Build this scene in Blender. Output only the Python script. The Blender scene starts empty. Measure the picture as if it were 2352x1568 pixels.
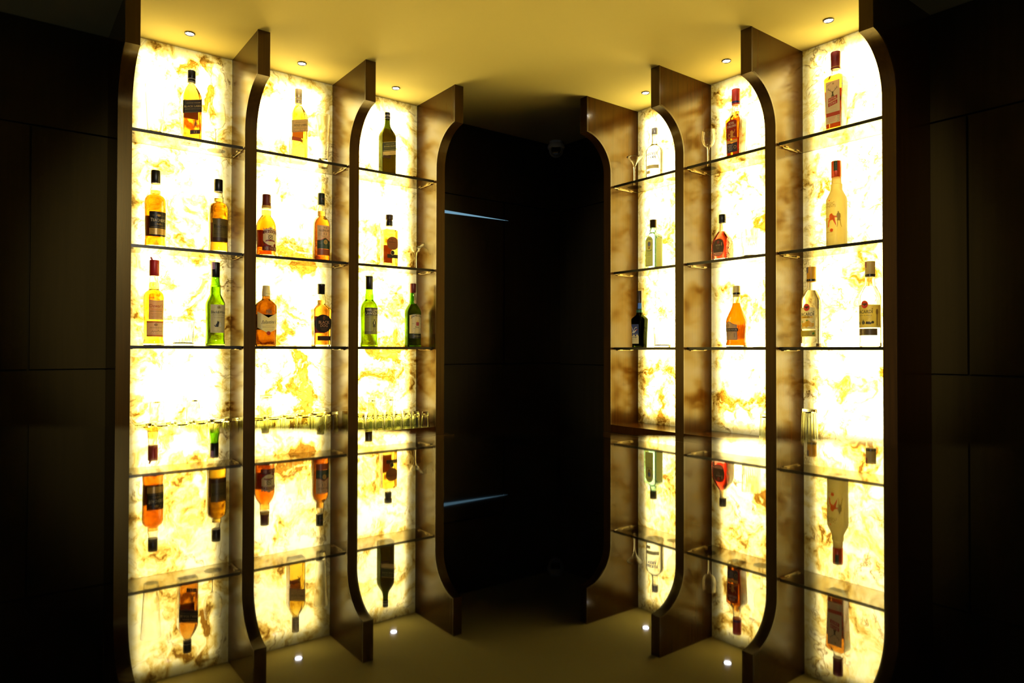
import bpy, bmesh, math, random
from mathutils import Vector, Matrix
random.seed(7)
C = bpy.context.scene.collection
SC = bpy.context.scene
PI = math.pi

# ------------------------------------------------------------------ frames
# every height is above the floor; the lens sits EYE above it, almost on the bar counter
EYE = 1.20
CEIL = EYE + 1.056
SHELF_TOP = {1: EYE + .7025, 2: EYE + .3325, 3: EYE + .0105, 0: EYE - .318}
SHELF_T = .009
SIN, COS = math.sin(math.radians(37.34)), math.cos(math.radians(37.34))


class Frame:
    """a wall run: a = along the wall (to the right when facing it), v = towards the wall"""
    def __init__(s, deg):
        s.rot = math.radians(deg)

    def w(s, a, v, z):
        c, n = math.cos(s.rot), math.sin(s.rot)
        return Vector((a * c - v * n, a * n + v * c, z))


LEFT, RIGHT = Frame(37.34), Frame(-52.66)


# ------------------------------------------------------------------ materials
def lin(c):
    return tuple(((x / 255) / 12.92 if x / 255 <= .04045 else ((x / 255 + .055) / 1.055) ** 2.4) for x in c) + (1.0,)


MATS = {}


def new_mat(name):
    m = bpy.data.materials.new(name)
    m.use_nodes = True
    nt = m.node_tree
    nt.nodes.clear()
    out = nt.nodes.new('ShaderNodeOutputMaterial')
    return m, nt, out


def N(nt, t, **kw):
    n = nt.nodes.new('ShaderNode' + t)
    for k, v in kw.items():
        if k in n.inputs.keys():
            n.inputs[k].default_value = v
        else:
            setattr(n, k, v)
    return n


def plain(name, col, rough=.5, metal=0., coat=0., spec=.5):
    if name in MATS:
        return MATS[name]
    m, nt, out = new_mat(name)
    b = N(nt, 'BsdfPrincipled')
    b.inputs['Base Color'].default_value = lin(col)
    b.inputs['Roughness'].default_value = rough
    b.inputs['Metallic'].default_value = metal
    b.inputs['Coat Weight'].default_value = coat
    b.inputs['Specular IOR Level'].default_value = spec
    tc = N(nt, 'TexCoord')
    no = N(nt, 'TexNoise', Scale=60., Detail=3.)
    nt.links.new(tc.outputs['Object'], no.inputs['Vector'])
    mr = N(nt, 'MapRange')
    mr.inputs['To Min'].default_value = max(.02, rough - .05)
    mr.inputs['To Max'].default_value = min(1, rough + .05)
    nt.links.new(no.outputs['Fac'], mr.inputs['Value'])
    nt.links.new(mr.outputs['Result'], b.inputs['Roughness'])
    nt.links.new(b.outputs[0], out.inputs['Surface'])
    MATS[name] = m
    return m


def paper(col, trans=.3, rough=.45):
    """printed paper: some light comes through from the glass behind it"""
    name = 'paper_%d_%d_%d_%d' % (*col, int(trans * 100))
    if name in MATS:
        return MATS[name]
    m, nt, out = new_mat(name)
    b = N(nt, 'BsdfPrincipled', Roughness=rough)
    c = lin(col)
    k = min(1.9, .92 / max(c[:3]))
    c = tuple(x * k for x in c[:3]) + (1.,)
    b.inputs['Base Color'].default_value = c
    t = N(nt, 'BsdfTranslucent')
    t.inputs['Color'].default_value = c
    x = N(nt, 'MixShader', Fac=trans)
    nt.links.new(b.outputs[0], x.inputs[1])
    nt.links.new(t.outputs[0], x.inputs[2])
    nt.links.new(x.outputs[0], out.inputs['Surface'])
    MATS[name] = m
    return m


def foil(col, rough=.28):
    return plain('foil_%d_%d_%d_%d' % (*col, int(rough * 100)), tuple(min(255, int(x * 1.25)) for x in col), rough, .12, .2)


def glass(name, col=(1, 1, 1), ior=1.47, rough=0., bump=None):
    if name in MATS:
        return MATS[name]
    m, nt, out = new_mat(name)
    g = N(nt, 'BsdfGlass', IOR=ior, Roughness=rough)
    g.inputs['Color'].default_value = (*col, 1)
    if bump == 'net':
        tc = N(nt, 'TexCoord')
        mp = N(nt, 'Mapping')
        mp.inputs['Rotation'].default_value = (0, 0, 0)
        vo = N(nt, 'TexVoronoi', Scale=170., feature='DISTANCE_TO_EDGE')
        nt.links.new(tc.outputs['Object'], mp.inputs['Vector'])
        nt.links.new(mp.outputs[0], vo.inputs['Vector'])
        sep = N(nt, 'SeparateXYZ')
        nt.links.new(tc.outputs['Object'], sep.inputs[0])
        ab = N(nt, 'Math', operation='ABSOLUTE')
        nt.links.new(sep.outputs['X'], ab.inputs[0])
        gt = N(nt, 'Math', operation='GREATER_THAN')
        gt.inputs[1].default_value = .031
        nt.links.new(ab.outputs[0], gt.inputs[0])
        mr = N(nt, 'MapRange')
        mr.inputs['From Max'].default_value = .15
        nt.links.new(vo.outputs['Distance'], mr.inputs['Value'])
        mu = N(nt, 'Math', operation='MULTIPLY')
        nt.links.new(gt.outputs[0], mu.inputs[0])
        nt.links.new(mr.outputs[0], mu.inputs[1])
        bp = N(nt, 'Bump', Strength=.9, Distance=.002)
        nt.links.new(mu.outputs[0], bp.inputs['Height'])
        nt.links.new(bp.outputs[0], g.inputs['Normal'])
    nt.links.new(g.outputs[0], out.inputs['Surface'])
    MATS[name] = m
    return m


def liquid(name, absorb, ior=1.36):
    """clear liquid whose colour comes from the depth one looks through (absorption per metre)"""
    if name in MATS:
        return MATS[name]
    m, nt, out = new_mat(name)
    g = N(nt, 'BsdfGlass', IOR=ior, Roughness=0.)
    g.inputs['Color'].default_value = (1, 1, 1, 1)
    nt.links.new(g.outputs[0], out.inputs['Surface'])
    d = max(absorb)
    if d > 0:
        v = N(nt, 'VolumeAbsorption', Density=d)
        v.inputs['Color'].default_value = (*[1 - a / d for a in absorb], 1)
        nt.links.new(v.outputs[0], out.inputs['Volume'])
    MATS[name] = m
    return m


def frosted(name, col, trans_col, mixf=.55):
    if name in MATS:
        return MATS[name]
    m, nt, out = new_mat(name)
    t = N(nt, 'BsdfTranslucent')
    t.inputs['Color'].default_value = (*trans_col, 1)
    g = N(nt, 'BsdfGlass', IOR=1.3, Roughness=.32)
    g.inputs['Color'].default_value = (*col, 1)
    x = N(nt, 'MixShader', Fac=mixf)
    nt.links.new(g.outputs[0], x.inputs[1])
    nt.links.new(t.outputs[0], x.inputs[2])
    nt.links.new(x.outputs[0], out.inputs['Surface'])
    MATS[name] = m
    return m


def wood(name, c0, c1, rough=.22, coat=.5, scale=1., grain=1.):
    if name in MATS:
        return MATS[name]
    m, nt, out = new_mat(name)
    b = N(nt, 'BsdfPrincipled', Roughness=rough)
    b.inputs['Coat Weight'].default_value = coat
    b.inputs['Coat Roughness'].default_value = .12
    b.inputs['Specular IOR Level'].default_value = .36
    b.inputs['Specular Tint'].default_value = (1., .78, .27, 1)
    tc = N(nt, 'TexCoord')
    mp = N(nt, 'Mapping')
    mp.inputs['Scale'].default_value = (38 * scale, 38 * scale, 1.1 * scale)
    no = N(nt, 'TexNoise', Scale=2.2, Detail=6., Roughness=.62, Distortion=.25)
    fi = N(nt, 'TexNoise', Scale=14., Detail=3.)
    nt.links.new(tc.outputs['Object'], mp.inputs['Vector'])
    nt.links.new(mp.outputs[0], no.inputs['Vector'])
    nt.links.new(mp.outputs[0], fi.inputs['Vector'])
    cr = N(nt, 'ValToRGB')
    cr.color_ramp.elements[0].position = .32
    cr.color_ramp.elements[0].color = lin(c0)
    cr.color_ramp.elements[1].position = .72
    cr.color_ramp.elements[1].color = lin(c1)
    nt.links.new(no.outputs['Fac'], cr.inputs['Fac'])
    nt.links.new(cr.outputs[0], b.inputs['Base Color'])
    bp = N(nt, 'Bump', Strength=.05 * grain, Distance=.001)
    nt.links.new(fi.outputs['Fac'], bp.inputs['Height'])
    nt.links.new(bp.outputs[0], b.inputs['Normal'])
    nt.links.new(b.outputs[0], out.inputs['Surface'])
    MATS[name] = m
    return m


def onyx(name, seed, blobs):
    """translucent onyx: cream ground, honey clouds, thin rust veins; blobs = (x, z, radius, strength) honey patches of this slab"""
    m, nt, out = new_mat(name)
    L = nt.links.new
    tc = N(nt, 'TexCoord')
    off = N(nt, 'VectorMath', operation='ADD')
    off.inputs[1].default_value = (seed * 3.17, seed * 1.31, seed * 2.23)
    L(tc.outputs['Object'], off.inputs[0])
    wn = N(nt, 'TexNoise', Scale=5., Detail=4., Roughness=.55)
    L(off.outputs[0], wn.inputs['Vector'])
    ws = N(nt, 'VectorMath', operation='SUBTRACT')
    ws.inputs[1].default_value = (.5, .5, .5)
    L(wn.outputs['Color'], ws.inputs[0])
    wm = N(nt, 'VectorMath', operation='SCALE')
    wm.inputs['Scale'].default_value = .34
    L(ws.outputs[0], wm.inputs[0])
    pw = N(nt, 'VectorMath', operation='ADD')
    L(off.outputs[0], pw.inputs[0])
    L(wm.outputs[0], pw.inputs[1])
    # clouds
    cn = N(nt, 'TexNoise', Scale=7.5, Detail=8., Roughness=.62, Distortion=.5)
    L(pw.outputs[0], cn.inputs['Vector'])
    val = cn.outputs['Fac']
    hn = N(nt, 'TexNoise', Scale=17., Detail=6., Roughness=.6)
    L(pw.outputs[0], hn.inputs['Vector'])
    hq = N(nt, 'MapRange')
    hq.inputs['From Min'].default_value = .38
    hq.inputs['From Max'].default_value = .60
    hq.inputs['To Max'].default_value = 1.25
    L(hn.outputs['Fac'], hq.inputs['Value'])
    hole = hq.outputs['Result']
    for (bx, bz, br, bs) in blobs:
        d = N(nt, 'VectorMath', operation='DISTANCE')
        d.inputs[1].default_value = (bx + seed * 3.17, seed * 1.31, bz + seed * 2.23)
        wv = N(nt, 'VectorMath', operation='SCALE')
        wv.inputs['Scale'].default_value = .5
        L(ws.outputs[0], wv.inputs[0])
        ad = N(nt, 'VectorMath', operation='ADD')
        L(off.outputs[0], ad.inputs[0])
        L(wv.outputs[0], ad.inputs[1])
        L(ad.outputs[0], d.inputs[0])
        r = N(nt, 'MapRange', interpolation_type='SMOOTHSTEP')
        r.inputs['From Min'].default_value = br
        r.inputs['From Max'].default_value = br * .2
        r.inputs['To Max'].default_value = bs
        L(d.outputs['Value'], r.inputs['Value'])
        s = N(nt, 'Math', operation='MULTIPLY_ADD')
        L(r.outputs['Result'], s.inputs[0])
        L(hole, s.inputs[1])
        L(val, s.inputs[2])
        val = s.outputs[0]
    gn = N(nt, 'TexNoise', Scale=38., Detail=5., Roughness=.6)
    L(pw.outputs[0], gn.inputs['Vector'])
    ga = N(nt, 'Math', operation='MULTIPLY_ADD')
    ga.inputs[1].default_value = .26
    ga.inputs[2].default_value = -.13
    L(gn.outputs['Fac'], ga.inputs[0])
    gs = N(nt, 'Math', operation='ADD')
    L(val, gs.inputs[0])
    L(ga.outputs[0], gs.inputs[1])
    val = gs.outputs[0]
    cr = N(nt, 'ValToRGB')
    e = cr.color_ramp.elements
    e[0].position = .40
    e[0].color = (.93, .81, .43, 1)
    e[1].position = .49
    e[1].color = (.86, .70, .27, 1)
    for p, c in ((.545, (.72, .52, .13, 1)), (.60, (.50, .30, .045, 1)), (.632, (.26, .125, .012, 1)), (.65, (.10, .036, .002, 1)), (.68, (.18, .072, .005, 1)), (.75, (.24, .10, .009, 1)), (.84, (.36, .22, .03, 1)), (.93, (.16, .08, .006, 1))):
        x = cr.color_ramp.elements.new(p)
        x.color = c
    L(val, cr.inputs['Fac'])
    # veins
    vn = N(nt, 'TexNoise', Scale=6.5, Detail=8., Roughness=.55, Distortion=1.3)
    vo = N(nt, 'VectorMath', operation='ADD')
    vo.inputs[1].default_value = (7.3, 2.2, 4.4)
    L(pw.outputs[0], vo.inputs[0])
    L(vo.outputs[0], vn.inputs['Vector'])
    sb = N(nt, 'Math', operation='SUBTRACT')
    sb.inputs[1].default_value = .5
    L(vn.outputs['Fac'], sb.inputs[0])
    ab = N(nt, 'Math', operation='ABSOLUTE')
    L(sb.outputs[0], ab.inputs[0])
    vr = N(nt, 'MapRange')
    vr.inputs['From Min'].default_value = .013
    vr.inputs['From Max'].default_value = .0
    L(ab.outputs[0], vr.inputs['Value'])
    mk = N(nt, 'TexNoise', Scale=9., Detail=3.)
    mo = N(nt, 'VectorMath', operation='ADD')
    mo.inputs[1].default_value = (1.7, 9.2, 3.1)
    L(off.outputs[0], mo.inputs[0])
    L(mo.outputs[0], mk.inputs['Vector'])
    mr = N(nt, 'MapRange')
    mr.inputs['From Min'].default_value = .42
    mr.inputs['From Max'].default_value = .66
    L(mk.outputs['Fac'], mr.inputs['Value'])
    mu = N(nt, 'Math', operation='MULTIPLY')
    L(vr.outputs[0], mu.inputs[0])
    L(mr.outputs[0], mu.inputs[1])
    # soft halo round the veins
    hr = N(nt, 'MapRange')
    hr.inputs['From Min'].default_value = .055
    hr.inputs['From Max'].default_value = .0
    hr.inputs['To Max'].default_value = .8
    L(ab.outputs[0], hr.inputs['Value'])
    hm = N(nt, 'Math', operation='MULTIPLY')
    L(hr.outputs[0], hm.inputs[0])
    L(mr.outputs[0], hm.inputs[1])
    m1 = N(nt, 'Mix', data_type='RGBA')
    m1.inputs['B'].default_value = (.42, .24, .03, 1)
    L(hm.outputs[0], m1.inputs['Factor'])
    L(cr.outputs[0], m1.inputs['A'])
    m2 = N(nt, 'Mix', data_type='RGBA')
    m2.inputs['B'].default_value = (.07, .028, .0016, 1)
    L(mu.outputs[0], m2.inputs['Factor'])
    L(m1.outputs['Result'], m2.inputs['A'])
    t = N(nt, 'BsdfTranslucent')
    L(m2.outputs['Result'], t.inputs['Color'])
    g = N(nt, 'BsdfGlossy', Roughness=.12)
    fr = N(nt, 'Fresnel', IOR=1.45)
    x = N(nt, 'MixShader')
    L(fr.outputs[0], x.inputs['Fac'])
    L(t.outputs[0], x.inputs[1])
    L(g.outputs[0], x.inputs[2])
    L(x.outputs[0], out.inputs['Surface'])
    return m


def emit(name, col, strength):
    if name in MATS:
        return MATS[name]
    m, nt, out = new_mat(name)
    e = N(nt, 'Emission', Strength=strength)
    e.inputs['Color'].default_value = (*col, 1)
    nt.links.new(e.outputs[0], out.inputs['Surface'])
    MATS[name] = m
    return m


# ------------------------------------------------------------------ mesh building
class MB:
    def __init__(s):
        s.v, s.f, s.mi, s.mats = [], [], [], []

    def slot(s, m):
        if m not in s.mats:
            s.mats.append(m)
        return s.mats.index(m)

    def add(s, verts, faces, mat=None):
        o = len(s.v)
        i = s.slot(mat) if mat else 0
        s.v += [tuple(p) for p in verts]
        for f in faces:
            s.f.append([o + k for k in f])
            s.mi.append(i)

    def box(s, x0, x1, y0, y1, z0, z1, mat=None):
        v = [(x, y, z) for x in (x0, x1) for y in (y0, y1) for z in (z0, z1)]
        s.add(v, [(0, 1, 3, 2), (4, 6, 7, 5), (0, 4, 5, 1), (2, 3, 7, 6), (0, 2, 6, 4), (1, 5, 7, 3)], mat)

    def prism_x(s, pts, x0, x1, mat=None):
        """polygon of (y, z) pushed along x"""
        n = len(pts)
        v = [(x0, *p) for p in pts] + [(x1, *p) for p in pts]
        f = [tuple(range(n)), tuple(range(2 * n - 1, n - 1, -1))]
        f += [(i, (i + 1) % n, n + (i + 1) % n, n + i) for i in range(n)]
        s.add(v, f, mat)

    def loft(s, rings, mat=None, cap0=True, cap1=True):
        n = len(rings[0])
        v = [p for r in rings for p in r]
        f = []
        for i in range(len(rings) - 1):
            for j in range(n):
                k = (j + 1) % n
                f.append((i * n + j, i * n + k, (i + 1) * n + k, (i + 1) * n + j))
        if cap0:
            f.append(tuple(range(n - 1, -1, -1)))
        if cap1:
            o = (len(rings) - 1) * n
            f.append(tuple(range(o, o + n)))
        s.add(v, f, mat)

    def lathe(s, prof, mat=None, n=32, cx=0, cy=0, cap0=True, cap1=True, flute=None):
        rings = []
        for i, (r, z) in enumerate(prof):
            ring = []
            for j in range(n):
                a = 2 * PI * j / n
                rr = r
                if flute and flute[2] <= z <= flute[3] and i < flute[4]:
                    rr = r * (1 + flute[1] * math.cos(a * flute[0]))
                ring.append((cx + rr * math.cos(a), cy + rr * math.sin(a), z))
            rings.append(ring)
        s.loft(rings, mat, cap0, cap1)

    def build(s, name, mat=None, parent=None, smooth=None, fix=True, bevel=0):
        me = bpy.data.meshes.new(name)
        me.from_pydata(s.v, [], s.f)
        for m in (s.mats or [mat]):
            me.materials.append(m)
        if s.mats:
            me.polygons.foreach_set('material_index', s.mi)
        if fix:
            bm = bmesh.new()
            bm.from_mesh(me)
            bmesh.ops.recalc_face_normals(bm, faces=bm.faces)
            bm.to_mesh(me)
            bm.free()
        if smooth is not None:
            me.polygons.foreach_set('use_smooth', [True] * len(me.polygons))
            me.set_sharp_from_angle(angle=math.radians(smooth))
        me.update()
        o = bpy.data.objects.new(name, me)
        C.objects.link(o)
        if parent:
            o.parent = parent
        if bevel:
            b = o.modifiers.new('edge', 'BEVEL')
            b.width = bevel
            b.segments = 2
            b.limit_method = 'ANGLE'
            b.angle_limit = math.radians(40)
        return o


def tag(o, label, cat, group=None, kind=None):
    if label:
        o['label'] = label
    if cat:
        o['category'] = cat
    if group:
        o['group'] = group
    if kind:
        o['kind'] = kind
    return o


def empty(name, loc, rz=0.):
    o = bpy.data.objects.new(name, None)
    o.empty_display_size = .05
    C.objects.link(o)
    o.location = loc
    o.rotation_euler = (0, 0, rz)
    return o


# ------------------------------------------------------------------ materials of the room
WOOD = wood('walnut_veneer', (52, 26, 2), (68, 37, 4), .18, 0.)
WOOD_EDGE = wood('walnut_edging', (50, 31, 9), (70, 46, 15), .3, .2)
WALL = wood('dark_panel', (38, 29, 10), (49, 38, 15), .62, 0., .6)
WALLD = wood('black_panel', (22, 20, 14), (30, 27, 19), .6, 0., .6)
PAINT = plain('ceiling_paint', (212, 200, 130), .8, 0, 0, .2)
CHROME = plain('chrome', (165, 150, 115), .3, 1.)
BLACKP = plain('black_plastic', (14, 14, 13), .35)
SHELFGLASS = glass('shelf_glass', (.75, .71, .60), 1.5)
SHELFEDGE = plain('shelf_edge', (26, 22, 8), .3)
CLEAR = glass('clear_glass', (.985, .985, .97), 1.47)


def stone():
    m, nt, out = new_mat('black_granite')
    b = N(nt, 'BsdfPrincipled', Roughness=.02, IOR=1.38)
    b.inputs['Base Color'].default_value = (.004, .004, .0035, 1)
    tc = N(nt, 'TexCoord')
    no = N(nt, 'TexNoise', Scale=220., Detail=2.)
    nt.links.new(tc.outputs['Object'], no.inputs['Vector'])
    cr = N(nt, 'ValToRGB')
    cr.color_ramp.elements[0].position = .55
    cr.color_ramp.elements[0].color = (.003, .003, .003, 1)
    cr.color_ramp.elements[1].position = .8
    cr.color_ramp.elements[1].color = (.010, .009, .007, 1)
    nt.links.new(no.outputs['Fac'], cr.inputs['Fac'])
    nt.links.new(cr.outputs[0], b.inputs['Base Color'])
    nt.links.new(b.outputs[0], out.inputs['Surface'])
    return m


GRANITE = stone()


# ------------------------------------------------------------------ room shell
def wall(name, fr, a0, a1, v, seams, zs, dark):
    """board cladding with shadow gaps: seams are the upright joints of the middle boards, zs the level joints"""
    g = .003
    mb = MB()
    lev = [0.] + zs + [CEIL]
    for k in range(len(lev) - 1):
        xs = [a0] + (seams if k == 1 else [x for x in dark if a0 < x < a1]) + [a1]
        for i in range(len(xs) - 1):
            x0, x1, z0, z1 = xs[i] + g, xs[i + 1] - g, lev[k] + g, lev[k + 1] - g
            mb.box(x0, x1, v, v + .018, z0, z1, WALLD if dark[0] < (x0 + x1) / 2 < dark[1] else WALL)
    mb.box(a0 - .03, a1 + .03, v + .0175, v + .05, 0, CEIL, WALLD)
    o = mb.build(name)
    o.rotation_euler = (0, 0, fr.rot)
    return tag(o, None, None, kind='structure')


LV, RV = 2.66, 2.338
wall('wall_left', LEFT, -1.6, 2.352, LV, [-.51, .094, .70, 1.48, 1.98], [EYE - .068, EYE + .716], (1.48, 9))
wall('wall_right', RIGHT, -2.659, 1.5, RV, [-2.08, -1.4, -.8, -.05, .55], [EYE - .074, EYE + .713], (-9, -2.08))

# bluish light streak high on the left wall, put in as a glowing wedge
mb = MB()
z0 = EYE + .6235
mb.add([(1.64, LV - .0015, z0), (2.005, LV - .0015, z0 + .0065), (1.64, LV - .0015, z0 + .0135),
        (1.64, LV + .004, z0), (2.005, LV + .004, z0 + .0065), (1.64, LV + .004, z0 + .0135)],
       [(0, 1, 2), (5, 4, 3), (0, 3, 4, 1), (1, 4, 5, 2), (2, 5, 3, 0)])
o = mb.build('light_streak', emit('light_streak_glow', (.17, .34, .46), 1.0))
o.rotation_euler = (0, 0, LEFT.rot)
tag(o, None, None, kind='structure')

mb = MB()
mb.box(-3.2, 3.2, -2.6, 4.4, CEIL, CEIL + .05)
tag(mb.build('ceiling', PAINT), None, None, kind='structure')
mb = MB()
mb.box(-3.2, 3.2, -2.6, 4.4, -.05, 0)
tag(mb.build('floor', plain('floor_tile', (46, 40, 34), .35)), None, None, kind='structure')

# ------------------------------------------------------------------ bar counter in front of the lens
TOP = EYE - .037
mb = MB()
pts = [(-1.5, .518), (1.4, .086), (1.4, -.75), (-1.5, -.75)]
n = 4
mb.add([(x, y, TOP) for x, y in pts] + [(x, y, TOP - .03) for x, y in pts],
       [(0, 1, 2, 3), (7, 6, 5, 4)] + [(i, (i + 1) % n, n + (i + 1) % n, n + i) for i in range(n)])
bar = empty('bar_counter', (0, -.2, 0))
o = mb.build('countertop', GRANITE, bar, bevel=.002)
for ob in (o,):
    ob.location = (0, .2, 0)
mb = MB()
pts = [(-1.45, .30), (1.35, -.14), (1.35, -.5), (-1.45, -.5)]
mb.add([(x, y, TOP - .03) for x, y in pts] + [(x, y, 0) for x, y in pts],
       [(0, 1, 2, 3), (7, 6, 5, 4)] + [(i, (i + 1) % n, n + (i + 1) % n, n + i) for i in range(n)])
mb.build('front_panel', WALL, bar).location = (0, .2, 0)
tag(bar, 'polished black granite bar counter mirroring the lit shelves across the foreground', 'counter')

# ------------------------------------------------------------------ the two lit back bar cabinets
ARC_R, ARC_Z, LIP_Z = .14, EYE + .752, EYE + .908
PAN_T = .040
BASE_Z = EYE - .350
FLOOR_Z = EYE - .318


def divider_profile(vf, vb):
    p = [(vb, BASE_Z), (vf, BASE_Z), (vf, ARC_Z)]
    n = 18
    for i in range(1, n + 1):
        a = i / n * math.radians(83)
        p.append((vf - .158 * (1 - math.cos(a)), ARC_Z + .158 * math.sin(a) * (LIP_Z - ARC_Z) / .157))
    ve = p[-1][0]
    p += [(ve, CEIL), (vb, CEIL)]
    return p


def edge_profile(vf):
    """the front lipping, 6 mm deep, following the same line"""
    full = divider_profile(vf, 9)
    line = full[1:-1]
    t = .007
    outp, inn = [], []
    for i, p in enumerate(line):
        a = line[max(0, i - 1)]
        b = line[min(len(line) - 1, i + 1)]
        d = Vector((b[0] - a[0], b[1] - a[1])).normalized()
        nrm = Vector((-d.y, d.x))      # towards the room
        outp.append((p[0] + nrm.x * .0006, p[1] + nrm.y * .0006))
        inn.append((p[0] - nrm.x * t, p[1] - nrm.y * t))
    return outp, inn


def cabinet(fr, centres, vf, vb, wallv, seed, blobs, label, shelves_v):
    a0 = sum(centres) / len(centres)
    root = empty('back_bar_cabinet', fr.w(a0, vf, BASE_Z), fr.rot)
    R = lambda a: a - a0
    tag(root, label, 'cabinet', 'lit back bar cabinets')

    def place(mb, name, mat, par=root, **k):
        o = mb.build(name, mat, par, **k)
        return o

    for c in centres:
        mb = MB()
        mb.prism_x([(y - vf, z - BASE_Z) for y, z in divider_profile(vf + .006, wallv - .002)], R(c) - PAN_T / 2 + .0005, R(c) + PAN_T / 2 - .0005)
        d = place(mb, 'divider', WOOD, smooth=25)
        outp, inn = edge_profile(vf)
        n = len(outp)
        mb = MB()
        v = []
        for x in (R(c) - PAN_T / 2, R(c) + PAN_T / 2):
            v += [(x, p[0] - vf, p[1] - BASE_Z) for p in outp] + [(x, p[0] - vf, p[1] - BASE_Z) for p in inn]
        f = []
        for i in range(n - 1):
            f += [(i, i + 1, n + i + 1, n + i), (2 * n + i + 1, 2 * n + i, 3 * n + i, 3 * n + i + 1),
                  (i + 1, i, 2 * n + i, 2 * n + i + 1), (n + i, n + i + 1, 3 * n + i + 1, 3 * n + i)]
        f += [(0, n, 3 * n, 2 * n), (n - 1, 3 * n - 1, 4 * n - 1, 2 * n - 1)]
        mb.add(v, f)
        place(mb, 'front_edging', WOOD_EDGE, d, smooth=25)
    # floor board, one run
    mb = MB()
    mb.box(R(centres[0]) - PAN_T / 2 + .001, R(centres[-1]) + PAN_T / 2 - .001, .0025, wallv - vf - .002, .0, FLOOR_Z - BASE_Z)
    place(mb, 'floor_board', WOOD, bevel=.001)
    for k in range(3):
        x0, x1 = centres[k] + PAN_T / 2, centres[k + 1] - PAN_T / 2
        xc, hw, zc, hh = (x0 + x1) / 2, (x1 - x0) / 2, (FLOOR_Z + CEIL) / 2, (CEIL - FLOOR_Z) / 2
        mb = MB()   # stone slab: face and returned rims, open towards the light box
        t = .008
        v = [(sx * hw, y, sz * hh) for y in (0, t) for sx, sz in ((-1, -1), (1, -1), (1, 1), (-1, 1))]
        mb.add(v, [(0, 1, 2, 3), (0, 4, 5, 1), (1, 5, 6, 2), (2, 6, 7, 3), (3, 7, 4, 0)])
        s = mb.build('onyx_panel', onyx('onyx_%d' % (seed + k), seed + k, blobs[k]), root, fix=False)
        s.location = (R(xc), vb - vf, zc - BASE_Z)
        # lamp of the light box behind the slab
        la = bpy.data.lights.new('light_box', 'AREA')
        la.shape = 'RECTANGLE'
        la.size, la.size_y = 2 * hw - .096, 2 * hh - .086
        la.energy = LAMP * (2 * hw) * (2 * hh)
        la.color = (1, .94, .70)
        lo = bpy.data.objects.new('light_box', la)
        C.objects.link(lo)
        lo.location = fr.w(xc, vb + .017, zc)
        lo.rotation_euler = (-PI / 2, 0, fr.rot)
        # glass shelves on chrome pins
        for lev in (1, 2, 3):
            zt = SHELF_TOP[lev] - BASE_Z
            mb = MB()
            mb.box(R(x0) + .002, R(x1) - .002, shelves_v[0] - vf, shelves_v[1] - vf, zt - SHELF_T, zt)
            sh = place(mb, 'glass_shelf', SHELFGLASS)
            mb = MB()
            mb.box(R(x0) + .002, R(x1) - .002, shelves_v[0] - vf - .0022, shelves_v[0] - vf - .0004, zt - SHELF_T - .0006, zt + .0006)
            place(mb, 'shelf_edge', SHELFEDGE, sh)
            for sx, xx in ((1, R(x0)), (-1, R(x1))):
                mb = MB()      # slim bracket along the divider: a rod and two pads the glass lies on
                zr, n = zt - SHELF_T - .0030, 10
                y0, y1 = shelves_v[0] - vf + .022, shelves_v[0] - vf + .112
                mb.loft([[(xx + sx * .0035 + .0013 * math.cos(2 * PI * j / n), y, zr + .0013 * math.sin(2 * PI * j / n)) for j in range(n)] for y in (y0, y1)])
                for vv in (y0 + .012, y1 - .012):
                    xa, xb = sorted((xx + sx * .0004, xx + sx * .013))
                    mb.box(xa, xb, vv - .009, vv + .009, zr + .0008, zr + .0026)
                place(mb, 'shelf_bracket', CHROME, sh, smooth=35)
    return root


LAMP = 28.0
SPOT_W = 200.
BL = {0: [(.10, .60, .07, .16), (-.13, .42, .05, .12), (.04, -.55, .05, .14), (.09, .05, .07, .1)],
      1: [(.0, .03, .13, .15), (-.10, -.42, .08, .2), (.05, -.50, .13, .24), (-.02, .22, .08, .12)],
      2: [(.08, -.36, .12, .2), (-.13, -.44, .09, .26), (.12, .30, .07, .1)],
      3: [(.0, -.25, .1, .16), (-.1, .5, .07, .12), (-.02, .05, .09, .1)],
      4: [(-.08, .28, .12, .14), (.02, .12, .11, .12), (-.1, .5, .08, .12)],
      5: [(-.10, .20, .09, .2), (.10, -.50, .11, .14), (.0, .36, .07, .1), (.11, -.25, .08, .12)]}
LC = [.327, .711, 1.095, 1.479]
RC = [-2.079, -1.693, -1.307, -.921]
LVF, LVB = 2.430, 2.596
RVF, RVB = 2.100, 2.272
cabinet(LEFT, LC, LVF, LVB, LV, 1, [BL[0], BL[1], BL[2]], 'walnut back bar on the left with three backlit onyx bays and arched dividers', (2.447, 2.590))
cabinet(RIGHT, RC, RVF, RVB, RV, 4, [BL[3], BL[4], BL[5]], 'walnut back bar on the right with three backlit onyx bays and arched dividers', (2.117, 2.266))

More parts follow.
